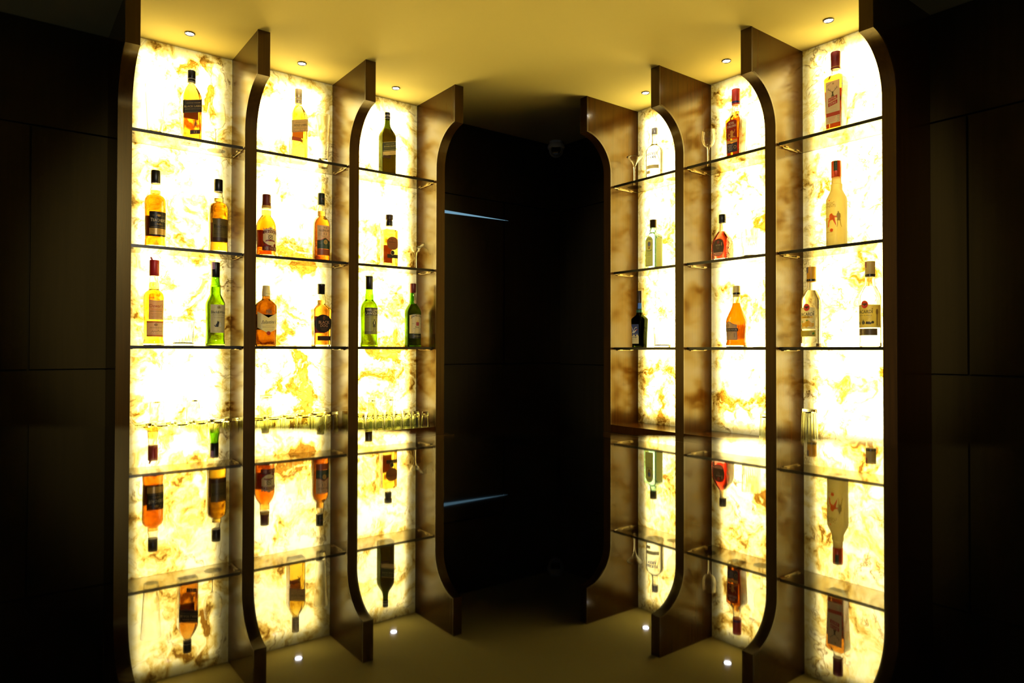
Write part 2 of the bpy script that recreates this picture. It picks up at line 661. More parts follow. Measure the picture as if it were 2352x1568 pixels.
# base units below (only their tops show over the counter)
def base_unit(fr, a0, a1, vf, wallv, slab, label):
    ac = (a0 + a1) / 2
    root = empty('base_cabinet', fr.w(ac, vf, 0), fr.rot)
    tag(root, label, 'cabinet', 'base cabinets under the back bar')
    h = (a1 - a0) / 2
    mb = MB()
    mb.box(-h, h, .02, wallv - vf - .002, .1, BASE_Z - .026)
    mb.build('carcass', WALL, root)
    w = (2 * h) / 3
    for k in range(3):
        mb = MB()
        mb.box(-h + k * w + .002, -h + (k + 1) * w - .002, 0, .0195, .102, BASE_Z - .04)
        d = mb.build('cabinet_door', WALL, root, bevel=.001)
        mb = MB()
        mb.box(-h + k * w + .03, -h + k * w + .042, -.02, -.0002, BASE_Z - .30, BASE_Z - .16)
        mb.build('handle', CHROME, d, bevel=.001)
    mb = MB()
    mb.box(-h + .02, h - .02, .05, wallv - vf - .002, 0, .0995)
    mb.build('plinth', BLACKP, root)
    mb = MB()
    mb.box(-h - slab, h + slab, -.035, wallv - vf - .002, BASE_Z - .0255, BASE_Z - .0005)
    mb.build('worktop', WOOD_EDGE, root, bevel=.002)


base_unit(LEFT, .307, 1.499, 2.43, LV, .030, 'dark base cabinet with wooden worktop below the left back bar')
base_unit(RIGHT, -2.099, -.901, 2.13, RV, .0, 'dark base cabinet below the right back bar')


# ------------------------------------------------------------------ ceiling downlights and the camera in the corner
def downlight(fr, a, v, label):
    p = fr.w(a, v, CEIL)
    root = empty('downlight', p)
    tag(root, label, 'downlight', 'small recessed downlights over the bays')
    mb = MB()
    mb.lathe([(.0118, 0), (.0118, -.0015), (.0150, -.004), (.0165, -.003), (.0168, 0)], n=28, cap0=False, cap1=False)
    mb.build('trim_ring', plain('ring_metal', (90, 88, 84), .3, .8), root, smooth=30)
    mb = MB()
    mb.lathe([(.0116, -.0005), (.0116, -.0018), (.006, -.0030), (.0012, -.0034)], n=24)
    mb.build('lens', emit('led_lens', (1., .97, 1.), 95.), root, smooth=30)


for (fr, a, v, t) in ((LEFT, .519, 2.461, 'downlight over the leftmost bay of the left back bar'),
                      (LEFT, .903, 2.466, 'downlight over the middle bay of the left back bar'),
                      (LEFT, 1.290, 2.467, 'downlight over the left back bar bay nearest the dark corner'),
                      (RIGHT, -1.886, 2.126, 'downlight over the right back bar bay nearest the dark corner'),
                      (RIGHT, -1.497, 2.124, 'downlight over the middle bay of the right back bar'),
                      (RIGHT, -1.113, 2.120, 'downlight over the rightmost bay of the right back bar')):
    downlight(fr, a, v, t)

cam_root = empty('security_camera', (.222, 3.452, CEIL), math.radians(-4))
tag(cam_root, 'white dome security camera on the ceiling in the dark corner', 'camera')
CAMW = plain('camera_white', (205, 205, 200), .45)
mb = MB()
mb.lathe([(.034, 0), (.034, -.012), (.042, -.020), (.044, -.030), (.041, -.038), (.036, -.041)], n=40)
mb.build('base', CAMW, cam_root, smooth=40)
mb = MB()
rings = []
for i in range(1, 16):
    a = PI * i / 16
    rings.append((.036 * math.sin(a), -.046 + .036 * math.cos(a)))
mb.lathe(rings, n=40)
ball = mb.build('eyeball', CAMW, cam_root, smooth=60)
mb = MB()
n = 36
prof = [(.0285, -.024), (.0285, -.034), (.026, -.0372), (.0245, -.0355)]
mb.loft([[(r * math.cos(2 * PI * j / n), y, -.052 + r * math.sin(2 * PI * j / n)) for j in range(n)] for r, y in prof])
mb.build('lens_ring', plain('ring_grey', (150, 150, 146), .4), ball, smooth=40)
mb = MB()
mb.loft([[(r * math.cos(2 * PI * j / n), y, -.052 + r * math.sin(2 * PI * j / n)) for j in range(n)] for r, y in ((.024, -.0350), (.0235, -.0368), (.015, -.0385), (.004, -.0390))])
ln = mb.build('lens_window', plain('lens_black', (6, 6, 7), .12), ball, smooth=40)

# ------------------------------------------------------------------ bottles
RK = 11          # points per corner of a bottle's cross section


def resample(prof):
    """(z, half width, half depth, corner radius[, 'k' = sharp]) in mm -> smooth list in m"""
    pts = [tuple(x / 1000 for x in p[:4]) for p in prof]
    kn = [len(p) > 4 for p in prof]
    kn[0] = kn[-1] = True
    n = len(pts)

    def tan(i, side):
        if kn[i]:
            j = i + side
            return [pts[j][q] - pts[i][q] if side > 0 else pts[i][q] - pts[j][q] for q in range(4)]
        return [(pts[i + 1][q] - pts[i - 1][q]) / 2 for q in range(4)]
    out = []
    for i in range(n - 1):
        d = math.dist(pts[i][:2], pts[i + 1][:2])
        steps = max(2, min(7, int(d / .005)))
        t0, t1 = tan(i, 1), tan(i + 1, -1)
        # keep the tangents within the span so that straight walls stay straight
        for t in (t0, t1):
            for q in range(4):
                dq = pts[i + 1][q] - pts[i][q]
                if t[q] * dq <= 0:
                    t[q] = 0
                else:
                    t[q] = math.copysign(min(abs(t[q]), 2.2 * abs(dq)), dq)
        for s in range(steps):
            u = s / steps
            h00, h10, h01, h11 = 2 * u**3 - 3 * u**2 + 1, u**3 - 2 * u**2 + u, -2 * u**3 + 3 * u**2, u**3 - u**2
            out.append(tuple(h00 * pts[i][q] + h10 * t0[q] + h01 * pts[i + 1][q] + h11 * t1[q] for q in range(4)))
    out.append(pts[-1])
    return out


def section(z, w, d, r):
    r = max(.0004, min(r, .985 * w, .985 * d))
    ring = []
    for cx, cy, a0 in ((w - r, d - r, 0), (-(w - r), d - r, 90), (-(w - r), -(d - r), 180), (w - r, -(d - r), 270)):
        for j in range(RK + 1):
            a = math.radians(a0 + 90 * j / RK)
            ring.append((cx + r * math.cos(a), cy + r * math.sin(a), z))
    return ring


class Skin:
    """maps (s along the surface from the middle of the front, z) to a point on a bottle"""
    def __init__(s, prof, back=False):
        s.p, s.back = prof, back

    def dims(s, z):
        p = s.p
        if z <= p[0][0]:
            return p[0][1:]
        for i in range(len(p) - 1):
            if p[i][0] <= z <= p[i + 1][0] and p[i + 1][0] > p[i][0]:
                u = (z - p[i][0]) / (p[i + 1][0] - p[i][0])
                return tuple(p[i][q] * (1 - u) + p[i + 1][q] * u for q in (1, 2, 3))
        return p[-1][1:]

    def at(s, x, z, eps):
        w, d, r = s.dims(z)
        r = max(.0004, min(r, .985 * w, .985 * d))
        a, sg = abs(x), (1 if x >= 0 else -1)
        L, q = w - r, PI * r / 2
        if a <= L:
            p, nn = (a, -d), (0, -1)
        elif a <= L + q:
            th = (a - L) / r
            p, nn = (L + r * math.sin(th), -(d - r) - r * math.cos(th)), (math.sin(th), -math.cos(th))
        else:
            p, nn = (w, -(d - r) + (a - L - q)), (1, 0)
        px, py = (p[0] + nn[0] * eps) * sg, p[1] + nn[1] * eps
        return (-px, -py, z) if s.back else (px, py, z)


FONT_CACHE = {}


def glyphs(body, shear, bold):
    key = (body, shear, bold)
    if key not in FONT_CACHE:
        cu = bpy.data.curves.new('t', 'FONT')
        cu.body, cu.shear, cu.size, cu.resolution_u = body, shear, 1., 2
        cu.offset = bold
        ob = bpy.data.objects.new('t', cu)
        C.objects.link(ob)
        dg = bpy.context.evaluated_depsgraph_get()
        me = bpy.data.meshes.new_from_object(ob.evaluated_get(dg))
        vs = [(v.co.x, v.co.y) for v in me.vertices]
        fs = [tuple(p.vertices) for p in me.polygons]
        bpy.data.objects.remove(ob)
        bpy.data.curves.remove(cu)
        bpy.data.meshes.remove(me)
        FONT_CACHE[key] = (vs, fs)
    return FONT_CACHE[key]


def lay(mb, skin, mat, vs, fs, eps):
    """flat outlines (mm) laid on the skin, cut into narrow strips so that they follow its curve"""
    xs = [p[0] for p in vs]
    x0, x1 = min(xs), max(xs)
    if x1 - x0 <= 2.6:
        mb.add([skin.at(x / 1000, z / 1000, eps) for x, z in vs], fs, mat)
        return
    bm = bmesh.new()
    bv = [bm.verts.new((x, 0, z)) for x, z in vs]
    for f in fs:
        try:
            bm.faces.new([bv[k] for k in f])
        except ValueError:
            pass
    n = int((x1 - x0) / 2.) + 1
    for k in range(1, n):
        bmesh.ops.bisect_plane(bm, geom=bm.verts[:] + bm.edges[:] + bm.faces[:], plane_co=(x0 + (x1 - x0) * k / n, 0, 0), plane_no=(1, 0, 0), dist=1e-5)
    bm.verts.index_update()
    mb.add([skin.at(v.co.x / 1000, v.co.z / 1000, eps) for v in bm.verts], [[v.index for v in f.verts] for f in bm.faces], mat)
    bm.free()


def fval(f, s):
    return f(s) if callable(f) else f


def patch(mb, skin, mat, s0, s1, zb, zt, eps=.00025, n=16, m=8):
    """label outline given column by column: zb(s) .. zt(s), mm"""
    v, f = [], []
    for i in range(n + 1):
        s = s0 + (s1 - s0) * i / n
        b, t = fval(zb, s), fval(zt, s)
        for j in range(m + 1):
            v.append(skin.at(s / 1000, (b + (t - b) * j / m) / 1000, eps))
    for i in range(n):
        for j in range(m):
            a = i * (m + 1) + j
            f.append((a, a + m + 1, a + m + 2, a + 1))
    mb.add(v, f, mat)


def text(mb, skin, mat, body, s, z, w, h, slope=0., arc=0., shear=0., bold=.0, eps=.00045):
    vs, fs = glyphs(body, shear, 0.)
    if not vs:
        return
    x0, x1 = min(p[0] for p in vs), max(p[0] for p in vs)
    y0, y1 = min(p[1] for p in vs), max(p[1] for p in vs)
    out = []
    for x, y in vs:
        u = (x - x0) / (x1 - x0) - .5
        t = (y - y0) / (y1 - y0) - .5
        ss = s + u * w
        zz = z + t * h + slope * u * w + arc * (.25 - u * u) * 4
        out.append((ss, zz))
    b_ = bold * h * .9          # heavier strokes: the same letters printed again a hair to each side
    for q in ((-b_, 0, b_) if bold else (0,)):
        lay(mb, skin, mat, [(x + q, z) for x, z in out], fs, eps)


def poly(mb, skin, mat, pts, eps=.00045):
    lay(mb, skin, mat, pts, [tuple(range(len(pts)))], eps)


def disc(mb, skin, mat, s, z, r, rz=None, eps=.00035, n=28):
    rz = rz or r
    poly(mb, skin, mat, [(s + r * math.cos(2 * PI * i / n), z + rz * math.sin(2 * PI * i / n)) for i in range(n)], eps)


def stroke(mb, skin, mat, pts, wd, eps=.00045):
    for (x0, z0), (x1, z1) in zip(pts[:-1], pts[1:]):
        L = math.hypot(x1 - x0, z1 - z0) or 1
        nx, nz = -(z1 - z0) / L * wd / 2, (x1 - x0) / L * wd / 2
        poly(mb, skin, mat, [(x0 + nx, z0 + nz), (x1 + nx, z1 + nz), (x1 - nx, z1 - nz), (x0 - nx, z0 - nz)], eps)


def lines(mb, skin, mat, s, z, w, n, dz, slope=0., h=.7):
    """rows of print too small to read"""
    for k in range(n):
        ww = w * (1 - .18 * ((k * 7) % 3))
        x = s - ww / 2
        rnd = random.Random(int(w * 10) + k)
        while x < s + ww / 2 - 1:
            q = min(rnd.uniform(2, 5), s + ww / 2 - x)
            zc = z - k * dz
            poly(mb, skin, mat, [(x, zc - h / 2 + slope * (x - s)), (x + q, zc - h / 2 + slope * (x + q - s)), (x + q, zc + h / 2 + slope * (x + q - s)), (x, zc + h / 2 + slope * (x - s))])
            x += q + .9


def arch(s_c, hw, z_side, rise, p=2.):
    return lambda s: z_side + rise * max(0., 1 - abs((s - s_c) / hw) ** p)


def circ(s_c, zc, r, sgn):
    return lambda s: zc + sgn * math.sqrt(max(0., r * r - (s - s_c) ** 2))


def cap_lathe(parent, name, prof, mat, n=36):
    mb = MB()
    mb.lathe([(r / 1000, z / 1000) for r, z in prof], n=n)
    return mb.build(name, mat, parent, smooth=40)


def band(parent, name, prof, mat, n=36):
    mb = MB()
    mb.lathe([(r / 1000, z / 1000) for r, z in prof], n=n, cap0=False, cap1=False)
    return mb.build(name, mat, parent, smooth=40, fix=True)


def bottle(fr, a, v, lev, label, prof, gmat, lmat, fill, yaw=0., wall=2.2, base=7., group=None, name='liquor_bottle'):
    root = empty(name, fr.w(a, v, SHELF_TOP[lev]), fr.rot + math.radians(yaw))
    tag(root, label, 'bottle', group)
    p = resample(prof)
    outer = [section(*q) for q in p]
    wl = wall / 1000
    inn = [(z, max(.003, w - wl), max(.003, d - wl), max(.0008, r - wl)) for z, w, d, r in p if z >= base / 1000]
    z0 = base / 1000
    inn = [(z0,) + inn[0][1:]] + inn if inn[0][0] > z0 else inn
    # rounded inner floor
    w, d, r = inn[0][1:]
    mb = MB()
    rings = outer + [section(*q) for q in reversed(inn)]
    mb.loft(rings)
    mb.build('glass_body', gmat, root, smooth=30)
    if lmat:
        e = .00025
        fz = fill / 1000
        sk = Skin(p)
        lq = [(z, w - e, d - e, max(.0006, r - e)) for z, w, d, r in inn if z0 <= z < fz]
        wf, df, rf = sk.dims(fz)
        lq.append((fz, wf - wl - e, df - wl - e, max(.0006, rf - wl - e)))
        lq[0] = (z0 + e,) + lq[0][1:]
        mb = MB()
        mb.loft([section(*q) for q in lq])
        mb.build('liquid', lmat, root, smooth=30)
    return root, Skin(p), Skin(p, True)


def lab(root, name='label'):
    """a label and the print on it: two builders and a closer"""
    a, b = MB(), MB()

    def done(lbl=None):
        o = a.build(name, None, root, fix=False, smooth=60)
        if b.v:
            b.build(name.replace('label', '').strip('_') + ('_' if name != 'label' else '') + 'lettering', None, o, fix=False)
        if lbl:
            o['label'] = lbl
        return o
    return a, b, done


PT = .32      # how far light comes through the paper: little on dark glass, more on clear


def K(*c):
    return paper(c, PT, .4)

AMBER = liquid('whisky_amber', (9., 34., 95.))
AMBER_L = liquid('whisky_pale', (4., 15., 72.))
AMBER_D = liquid('whisky_dark', (8., 20., 80.))
CLEARL = liquid('clear_spirit', (0., 0., 0.), 1.345)
REDL = liquid('red_rum', (3., 68., 85.))
GREEN = glass('green_glass', (.56, .78, .28), 1.47)
DGREEN = glass('dark_green_glass', (.34, .38, .15), 1.47)
BOTTLE_GREEN = glass('deep_green_glass', (.17, .21, .07), 1.47)
BLUEG = glass('pale_blue_glass', (.80, .94, .93), 1.47)
BROWN = glass('brown_glass', (.60, .49, .30), 1.47)
REDG = glass('netted_glass', (.97, .95, .90), 1.47, bump='net')
CREAM = (222, 206, 160)


def strider(mb, skin, mat, s, z, h):
    """a walking man with a top hat and a cane, as on the square bottles"""
    k = h / 30
    P = lambda q: [(s + x * k, z + y * k) for x, y in q]
    poly(mb, skin, mat, P([(-1.6, 26), (2.6, 26), (2.2, 30), (-1, 30)]))
    poly(mb, skin, mat, P([(-3, 25.2), (4, 25.2), (4, 26), (-3, 26)]))
    disc(mb, skin, mat, s + .6 * k, z + 23.6 * k, 1.7 * k, eps=.00045, n=12)
    poly(mb, skin, mat, P([(-2, 21.8), (2.5, 21.5), (3.4, 15), (5, 9), (-4.5, 9), (-2.8, 15)]))
    stroke(mb, skin, mat, P([(2, 20), (6, 15), (8, 17)]), 1.5 * k)
    stroke(mb, skin, mat, P([(-1.6, 20), (-5, 15), (-4, 12)]), 1.5 * k)
    stroke(mb, skin, mat, P([(2, 9.5), (5, 4), (8, 0), (10, .8)]), 1.9 * k)
    stroke(mb, skin, mat, P([(-1.5, 9.5), (-4, 4), (-8.5, 1), (-9, 3)]), 1.9 * k)
    stroke(mb, skin, mat, P([(-4, 12), (-9, 2)]), .7 * k)


def square_walker(fr, a, lev, label, H, gm, lm, fill, cap_mat, ring_mat, neck, capz):
    w, d = 30, 21
    sh, nk = neck
    prof = [(0, w - 2, d - 2, 4, 'k'), (3, w, d, 5), (60, w, d, 5), (sh - 28, w, d, 5), (sh - 12, w - 2.5, d - 1.2, 7), (sh + 4, w - 8, d - 4.5, 10), (sh + 15, 16.5, 15, 13), (nk, 12, 12, 11.8), (capz + 6, 11.2, 11.2, 11, 'k'), (H - 4, 10.8, 10.8, 10.6)]
    root, sk, bk = bottle(fr, a, 2.505, lev, label, prof, gm, lm, fill, base=9)
    cap = cap_lathe(root, 'cap', [(12.4, capz), (12.9, capz + 1), (12.9, H * .865), (12.3, H * .872), (12.3, H * .882), (13.0, H * .888), (13.0, H - 1.5), (12.2, H)], cap_mat)
    for q in (capz + 2, capz + 12, H * .877):
        band(cap, 'ring', [(12.3, q), (13.35, q + .3), (13.35, q + 1.8), (12.3, q + 2.1)], ring_mat)
    return root, sk, bk


SILVER = foil((200, 196, 180), .2)
GOLD = foil((190, 150, 70), .25)

# --- left run, leftmost bay ------------------------------------------------------------------------------------------
root, sk, bk = square_walker(LEFT, .535, 1, 'square amber whisky bottle with slanted black label, top shelf of leftmost bay', 245, CLEAR, AMBER, 196, BLACKP, SILVER, (176, 198), 203)
a, b, done = lab(root)
f = lambda c, h: (lambda s: c + .25 * s + h)
patch(a, sk, K(34, 28, 16), -30.5, 30.5, f(119, -22), f(119, 22), n=20)
text(b, sk, K(214, 196, 140), 'JOHNNIE WALKER', 2, 130, 44, 4.6, .25, bold=.01)
text(b, sk, K(206, 186, 120), 'BLACK LABEL', 1, 119, 54, 6.6, .25, bold=.01)
text(b, sk, K(150, 134, 84), 'BLENDED SCOTCH WHISKY', 1, 110, 50, 2.6, .25)
for q in (20.6, -20.6):
    patch(b, sk, K(120, 100, 50), -30.4, 30.4, f(119, q - .4), f(119, q + .4), .0004, 16, 1)
done()
a, b, done = lab(root, 'age_label')
patch(a, sk, K(48, 22, 12), -8, 24, f(31, -7), f(31, 7))
text(b, sk, K(220, 196, 130), '12', 9, 33, 9, 8, .12, bold=.02)
done()
mb = MB()
strider(mb, sk, K(120, 82, 20), 9, 46, 30)
mb.build('walking_man_emblem', None, root, fix=False)
a, b, done = lab(root, 'back_label')
patch(a, bk, paper((86, 36, 14), .22), -24, 24, 84, 146)
done()


def teacher(a_, label, H, lc, tc, gold, num, lm, yaw):
    prof = [(0, 30.5, 30.5, 30.4, 'k'), (3, 32.5, 32.5, 32.4), (26, 32.3, 32.3, 32.2), (29, 31.6, 31.6, 31.5), (90, 32.2, 32.2, 32), (150, 32.6, 32.6, 32.5), (163, 31, 31, 30.9), (171, 26, 26, 25.9), (176, 19.5, 19.5, 19.4), (178, 17, 17, 16.9, 'k'),
            (182, 16.6, 16.6, 16.5), (195, 16.8, 16.8, 16.7, 'k'), (197, 14.8, 14.8, 14.7), (H - 40, 12.9, 12.9, 12.8), (H - 6, 12.2, 12.2, 12.1)]
    root, sk, bk = bottle(LEFT, a_, 2.505, 2, label, prof, CLEAR, lm, 190, yaw)
    cap = cap_lathe(root, 'cap', [(13.6, H - 44), (14.3, H - 43), (14.3, H - 2), (13.4, H)], BLACKP)
    band(cap, 'ring', [(14.2, H - 44.3), (14.7, H - 44), (14.7, H - 42), (14.2, H - 41.6)], SILVER)
    a, b, done = lab(root)
    patch(a, sk, K(*lc), -29, 29, 39, 117, n=22)
    if gold:
        patch(b, sk, foil((176, 140, 60), .3), -28.6, 28.6, 42, 62, .0004, 20, 2)
        lines(b, sk, K(90, 70, 24), 0, 58, 46, 4, 4)
        lines(b, sk, K(150, 120, 60), 0, 66.5, 48, 1, 4, h=1)
    text(b, sk, K(*tc), "TEACHER'S", 0, 89, 47, 9.5, bold=.012)
    text(b, sk, K(*tc), 'T', -21.6, 89.6, 6, 11.5, bold=.02)
    if num:
        text(b, sk, K(170, 140, 76), '-50-', 0, 76, 22, 6)
        for q in range(7):
            t = PI * q / 6
            stroke(b, sk, K(190, 150, 70), [(3 * math.cos(t), 103 + 2.5 * math.sin(t)), (7.5 * math.cos(t), 103 + 6.5 * math.sin(t))], 1.5)
        disc(b, sk, K(196, 160, 80), 0, 103, 3, 2.6, .00045)
        stroke(b, sk, K(150, 120, 60), [(-19, 104), (-12, 104)], .7)
        stroke(b, sk, K(150, 120, 60), [(12, 104), (19, 104)], .7)
    else:
        lines(b, sk, K(30, 26, 12), 0, 80, 40, 2, 3)
        lines(b, sk, K(36, 30, 12), 0, 64, 46, 2, 5, h=1)
        patch(b, sk, K(58, 34, 10), -28.6, 28.6, 40, 52, .0004, 18, 2)
        stroke(b, sk, K(120, 108, 60), [(0, 102), (0, 107)], 1)
    done()
    a, b, done = lab(root, 'back_label')
    patch(a, bk, paper((50, 24, 10), .22), -30, 30, 42, 110, n=18)
    done()
    mb = MB()      # moulded sunburst on the shoulder
    for q in range(13):
        t = PI * (q + .5) / 13
        stroke(mb, sk, CLEAR, [(5 * math.cos(t), 126 + 5 * math.sin(t)), (17 * math.cos(t), 126 + 15 * math.sin(t))], .7, .0003)
    mb.build('sunburst_relief', None, root, fix=False)


teacher(.428, 'orange whisky bottle with black and gold label 50, second shelf of leftmost bay', 257, (26, 25, 18), (206, 192, 150), True, True, AMBER, 8)
teacher(.624, 'yellow whisky bottle with olive label and black cap, second shelf of leftmost bay', 257, (84, 74, 30), (22, 20, 12), False, False, AMBER_L, 5)

PT = .22
prof = [(0, 29, 29, 28.9, 'k'), (3, 32, 32, 31.9), (14, 32, 32, 31.9), (24, 29.8, 29.8, 29.7), (80, 30.3, 30.3, 30.2), (140, 31.6, 31.6, 31.5), (160, 31.8, 31.8, 31.7), (174, 28, 28, 27.9), (183, 20, 20, 19.9), (187, 17.4, 17.4, 17.3, 'k'), (206, 16.4, 16.4, 16.3), (208, 15.6, 15.6, 15.5), (231, 13.6, 13.6, 13.5), (277, 13, 13, 12.9)]
root, sk, bk = bottle(LEFT, .427, 2.51, 3, 'pale gold whisky bottle with tan label and red cap, bottom shelf of leftmost bay', prof, CLEAR, AMBER_L, 210, 3)
cap = cap_lathe(root, 'cap', [(14.3, 231), (14.9, 232), (14.6, 281), (14, 283)], foil((150, 22, 26), .4))
mb = MB()
mb.add([(-.011, -.003, .283), (-.0045, -.004, .283), (-.009, -.004, .2935), (-.0145, -.003, .2925), (-.011, -.0022, .283), (-.0045, -.0032, .283), (-.009, -.0032, .2935), (-.0145, -.0022, .2925)],
       [(0, 1, 2, 3), (7, 6, 5, 4), (0, 4, 5, 1), (1, 5, 6, 2), (2, 6, 7, 3), (3, 7, 4, 0)])
mb.build('tear_tab', foil((130, 22, 24), .4), cap)
a, b, done = lab(root)
patch(a, sk, K(204, 166, 112), -23, 25, 86, lambda s: 148 + 4 * ((s - 1) / 24) ** 2, n=20)
text(b, sk, K(150, 48, 20), "Dewar's", 1, 131, 41, 11, bold=.01)
text(b, sk, K(196, 104, 40), '"White Label"', 1, 119.5, 36, 6)
text(b, sk, K(90, 52, 24), 'BLENDED SCOTCH WHISKY', 1, 113, 37, 2.8)
lines(b, sk, K(120, 74, 36), 1, 106, 34, 4, 4)
lines(b, sk, K(130, 84, 40), 1, 147, 40, 1, 4, h=.8)
done()
a, b, done = lab(root, 'lower_label')
patch(a, sk, K(186, 158, 116), -30, 26, 30, 81, n=22)
for q in (33, 78):
    patch(b, sk, K(170, 96, 40), -29.6, 25.6, q - 2.6, q + 2.6, .0004, 18, 1)
text(b, sk, K(110, 76, 44), 'John Dewar & Sons', -1, 59, 38, 5.5, shear=.35)
stroke(b, sk, K(86, 58, 36), [(-15, 43), (-10, 50), (-9, 44), (-4, 49), (-3, 45), (3, 47), (8, 52), (9, 45), (15, 48), (20, 47)], .8)
lines(b, sk, K(120, 90, 54), -1, 39, 44, 1, 3)
disc(b, sk, K(140, 104, 60), -1, 69, 5.5, 4.5)
done()


def crest(b, sk, m, s, z, k=1.):
    disc(b, sk, m, s, z, 3.2 * k, 3.8 * k, .00045)
    for sg in (-1, 1):
        stroke(b, sk, m, [(s + sg * 3.4 * k, z - 4 * k), (s + sg * 5.6 * k, z), (s + sg * 4 * k, z + 4 * k)], 1.6 * k)
    poly(b, sk, m, [(s - 3 * k, z + 4.4 * k), (s - 3.4 * k, z + 7.4 * k), (s - 1.5 * k, z + 5.8 * k), (s, z + 8 * k), (s + 1.5 * k, z + 5.8 * k), (s + 3.4 * k, z + 7.4 * k), (s + 3 * k, z + 4.4 * k)])


PT = .1
prof = [(0, 29, 29, 28.9, 'k'), (3, 31.5, 31.5, 31.4), (12, 31.5, 31.5, 31.4), (22, 30, 30, 29.9), (50, 29.7, 29.7, 29.6), (140, 31.4, 31.4, 31.3), (150, 30.5, 30.5, 30.4), (166, 24, 24, 23.9), (178, 18.2, 18.2, 18.1), (182, 17.2, 17.2, 17.1, 'k'), (212, 16, 16, 15.9), (214, 14.6, 14.6, 14.5, 'k'), (240, 13.1, 13.1, 13), (286, 12.4, 12.4, 12.3)]
root, sk, bk = bottle(LEFT, .618, 2.51, 3, 'green whisky bottle with grey label of two small dogs, bottom shelf of leftmost bay', prof, GREEN, AMBER_L, 205, 2)
cap = cap_lathe(root, 'cap', [(13.3, 239), (13.9, 240), (13.9, 289), (13.2, 291)], BLACKP)
a, b, done = lab(cap, 'tax_label')
skc = Skin([(.239, .0139, .0139, .0138), (.291, .0139, .0139, .0138)])
patch(a, skc, K(150, 120, 160), -20, -6, 266, 289.5, .0003)
lines(b, skc, K(84, 60, 110), -13, 284, 11, 4, 4.5, h=1.4)
done()
a, b, done = lab(root)
patch(a, sk, K(176, 166, 122), -24, 31, 46, 143, n=22)
text(b, sk, K(24, 22, 16), 'Black&White', 4, 117, 50, 9.5, bold=.012)
text(b, sk, K(90, 84, 56), 'Blended Scotch Whisky', 4, 107, 42, 4.5, shear=.35)
lines(b, sk, K(100, 94, 64), 4, 100, 40, 2, 3)
crest(b, sk, K(110, 96, 50), 4, 133)
lines(b, sk, K(90, 84, 56), 4, 51, 42, 1, 3)
dog = K(20, 19, 16)
poly(b, sk, dog, [(-9, 66), (2, 66), (3, 74), (4.5, 80), (4, 87), (2.6, 84.5), (.6, 85), (-.4, 88), (-1.8, 84), (-2.6, 79), (-6.5, 74)])
stroke(b, sk, dog, [(-8, 68), (-12, 73)], 1.8)
wd = K(226, 220, 190)
poly(b, sk, wd, [(5, 66), (14, 66), (14.6, 71), (11, 75), (10, 81), (7.6, 83.5), (6.2, 81), (5.4, 76)])
stroke(b, sk, dog, [(5, 66), (14, 66), (14.6, 71), (11, 75), (10, 81), (7.6, 83.5), (6.2, 81)], .6)
done()

# --- left run, middle bay --------------------------------------------------------------------------------------------
PT = .2
root, sk, bk = square_walker(LEFT, .905, 1, 'square amber whisky bottle with slanted gold label and gold cap, top shelf', 268, CLEAR, AMBER_L, 205, foil((196, 178, 120), .22), SILVER, (186, 210), 213)
a, b, done = lab(root)
patch(a, sk, K(178, 152, 92), -30.5, 30.5, f(127, -23), f(127, 23), n=20)
text(b, sk, K(84, 66, 30), 'JOHNNIE WALKER', 2, 140, 40, 4, .25)
text(b, sk, K(28, 24, 14), 'GOLD LABEL', 1, 130, 50, 7.5, .25, bold=.012)
text(b, sk, K(150, 124, 70), 'RESERVE', 1, 122.5, 34, 4, .25)
text(b, sk, K(70, 56, 28), 'BLENDED SCOTCH WHISKY', 1, 117, 50, 2.6, .25)
stroke(b, sk, K(150, 70, 60), [(-27, 99), (-22, 107), (-21, 101), (-15, 105), (-12, 102), (-7, 106), (-5, 103), (0, 114), (1, 106), (7, 113), (8, 108), (15, 111), (18, 118), (20, 110), (27, 114)], .9)
for q in (21.8, -21.8):
    patch(b, sk, K(96, 60, 24), -30.4, 30.4, f(127, q - .4), f(127, q + .4), .0004, 16, 1)
done()
a, b, done = lab(root, 'age_label')
patch(a, sk, K(140, 60, 24), -30, 4, 68, 82)
strider(b, sk, K(130, 80, 20), 6, 58, 27)
done()
a, b, done = lab(root, 'back_label')
patch(a, bk, paper((136, 86, 36), .22), -22, 22, 90, 150)
done()

PT = .25
prof = [(0, 33, 33, 32.9, 'k'), (4, 35, 35, 34.9), (30, 34.6, 34.6, 34.5), (90, 36, 36, 35.9), (112, 35.5, 35.5, 35.4), (130, 30.5, 30.5, 30.4), (142, 24, 24, 23.9), (150, 18.5, 18.5, 18.4), (152, 17.6, 17.6, 17.5, 'k'), (165, 18, 18, 17.9), (176, 16.8, 16.8, 16.7), (178, 15.6, 15.6, 15.5), (222, 12.6, 12.6, 12.5)]
root, sk, bk = bottle(LEFT, .790, 2.505, 2, 'round whisky bottle with shield label and burgundy cap, second shelf next to a wine glass', prof, CLEAR, AMBER, 170, 6)
cap = cap_lathe(root, 'cap', [(16.8, 178), (16.6, 186), (15.6, 190), (14.6, 206), (14.6, 226), (13.8, 228)], foil((84, 24, 22), .45))
band(cap, 'ring', [(16.6, 178.5), (17.2, 179), (17.0, 186), (16.4, 187)], GOLD)
a, b, done = lab(cap, 'tax_label')
skc = Skin([(.19, .0148, .0148, .0147), (.228, .0147, .0147, .0146)])
patch(a, skc, K(206, 196, 150), 6, 18, 198, 226.5, .0003)
lines(b, skc, K(90, 70, 96), 12, 221, 10, 5, 4.5, h=1.6)
done()
a, b, done = lab(root)
shield_t = lambda s: 97 + 9 * max(0, 1 - abs(s) / 14) + (3 if abs(s) > 22 else 0)
shield_b = lambda s: 56 - 16 * max(0, 1 - (abs(s) / 27) ** 2)
patch(a, sk, K(190, 178, 128), -26, 26, shield_b, shield_t, n=26)
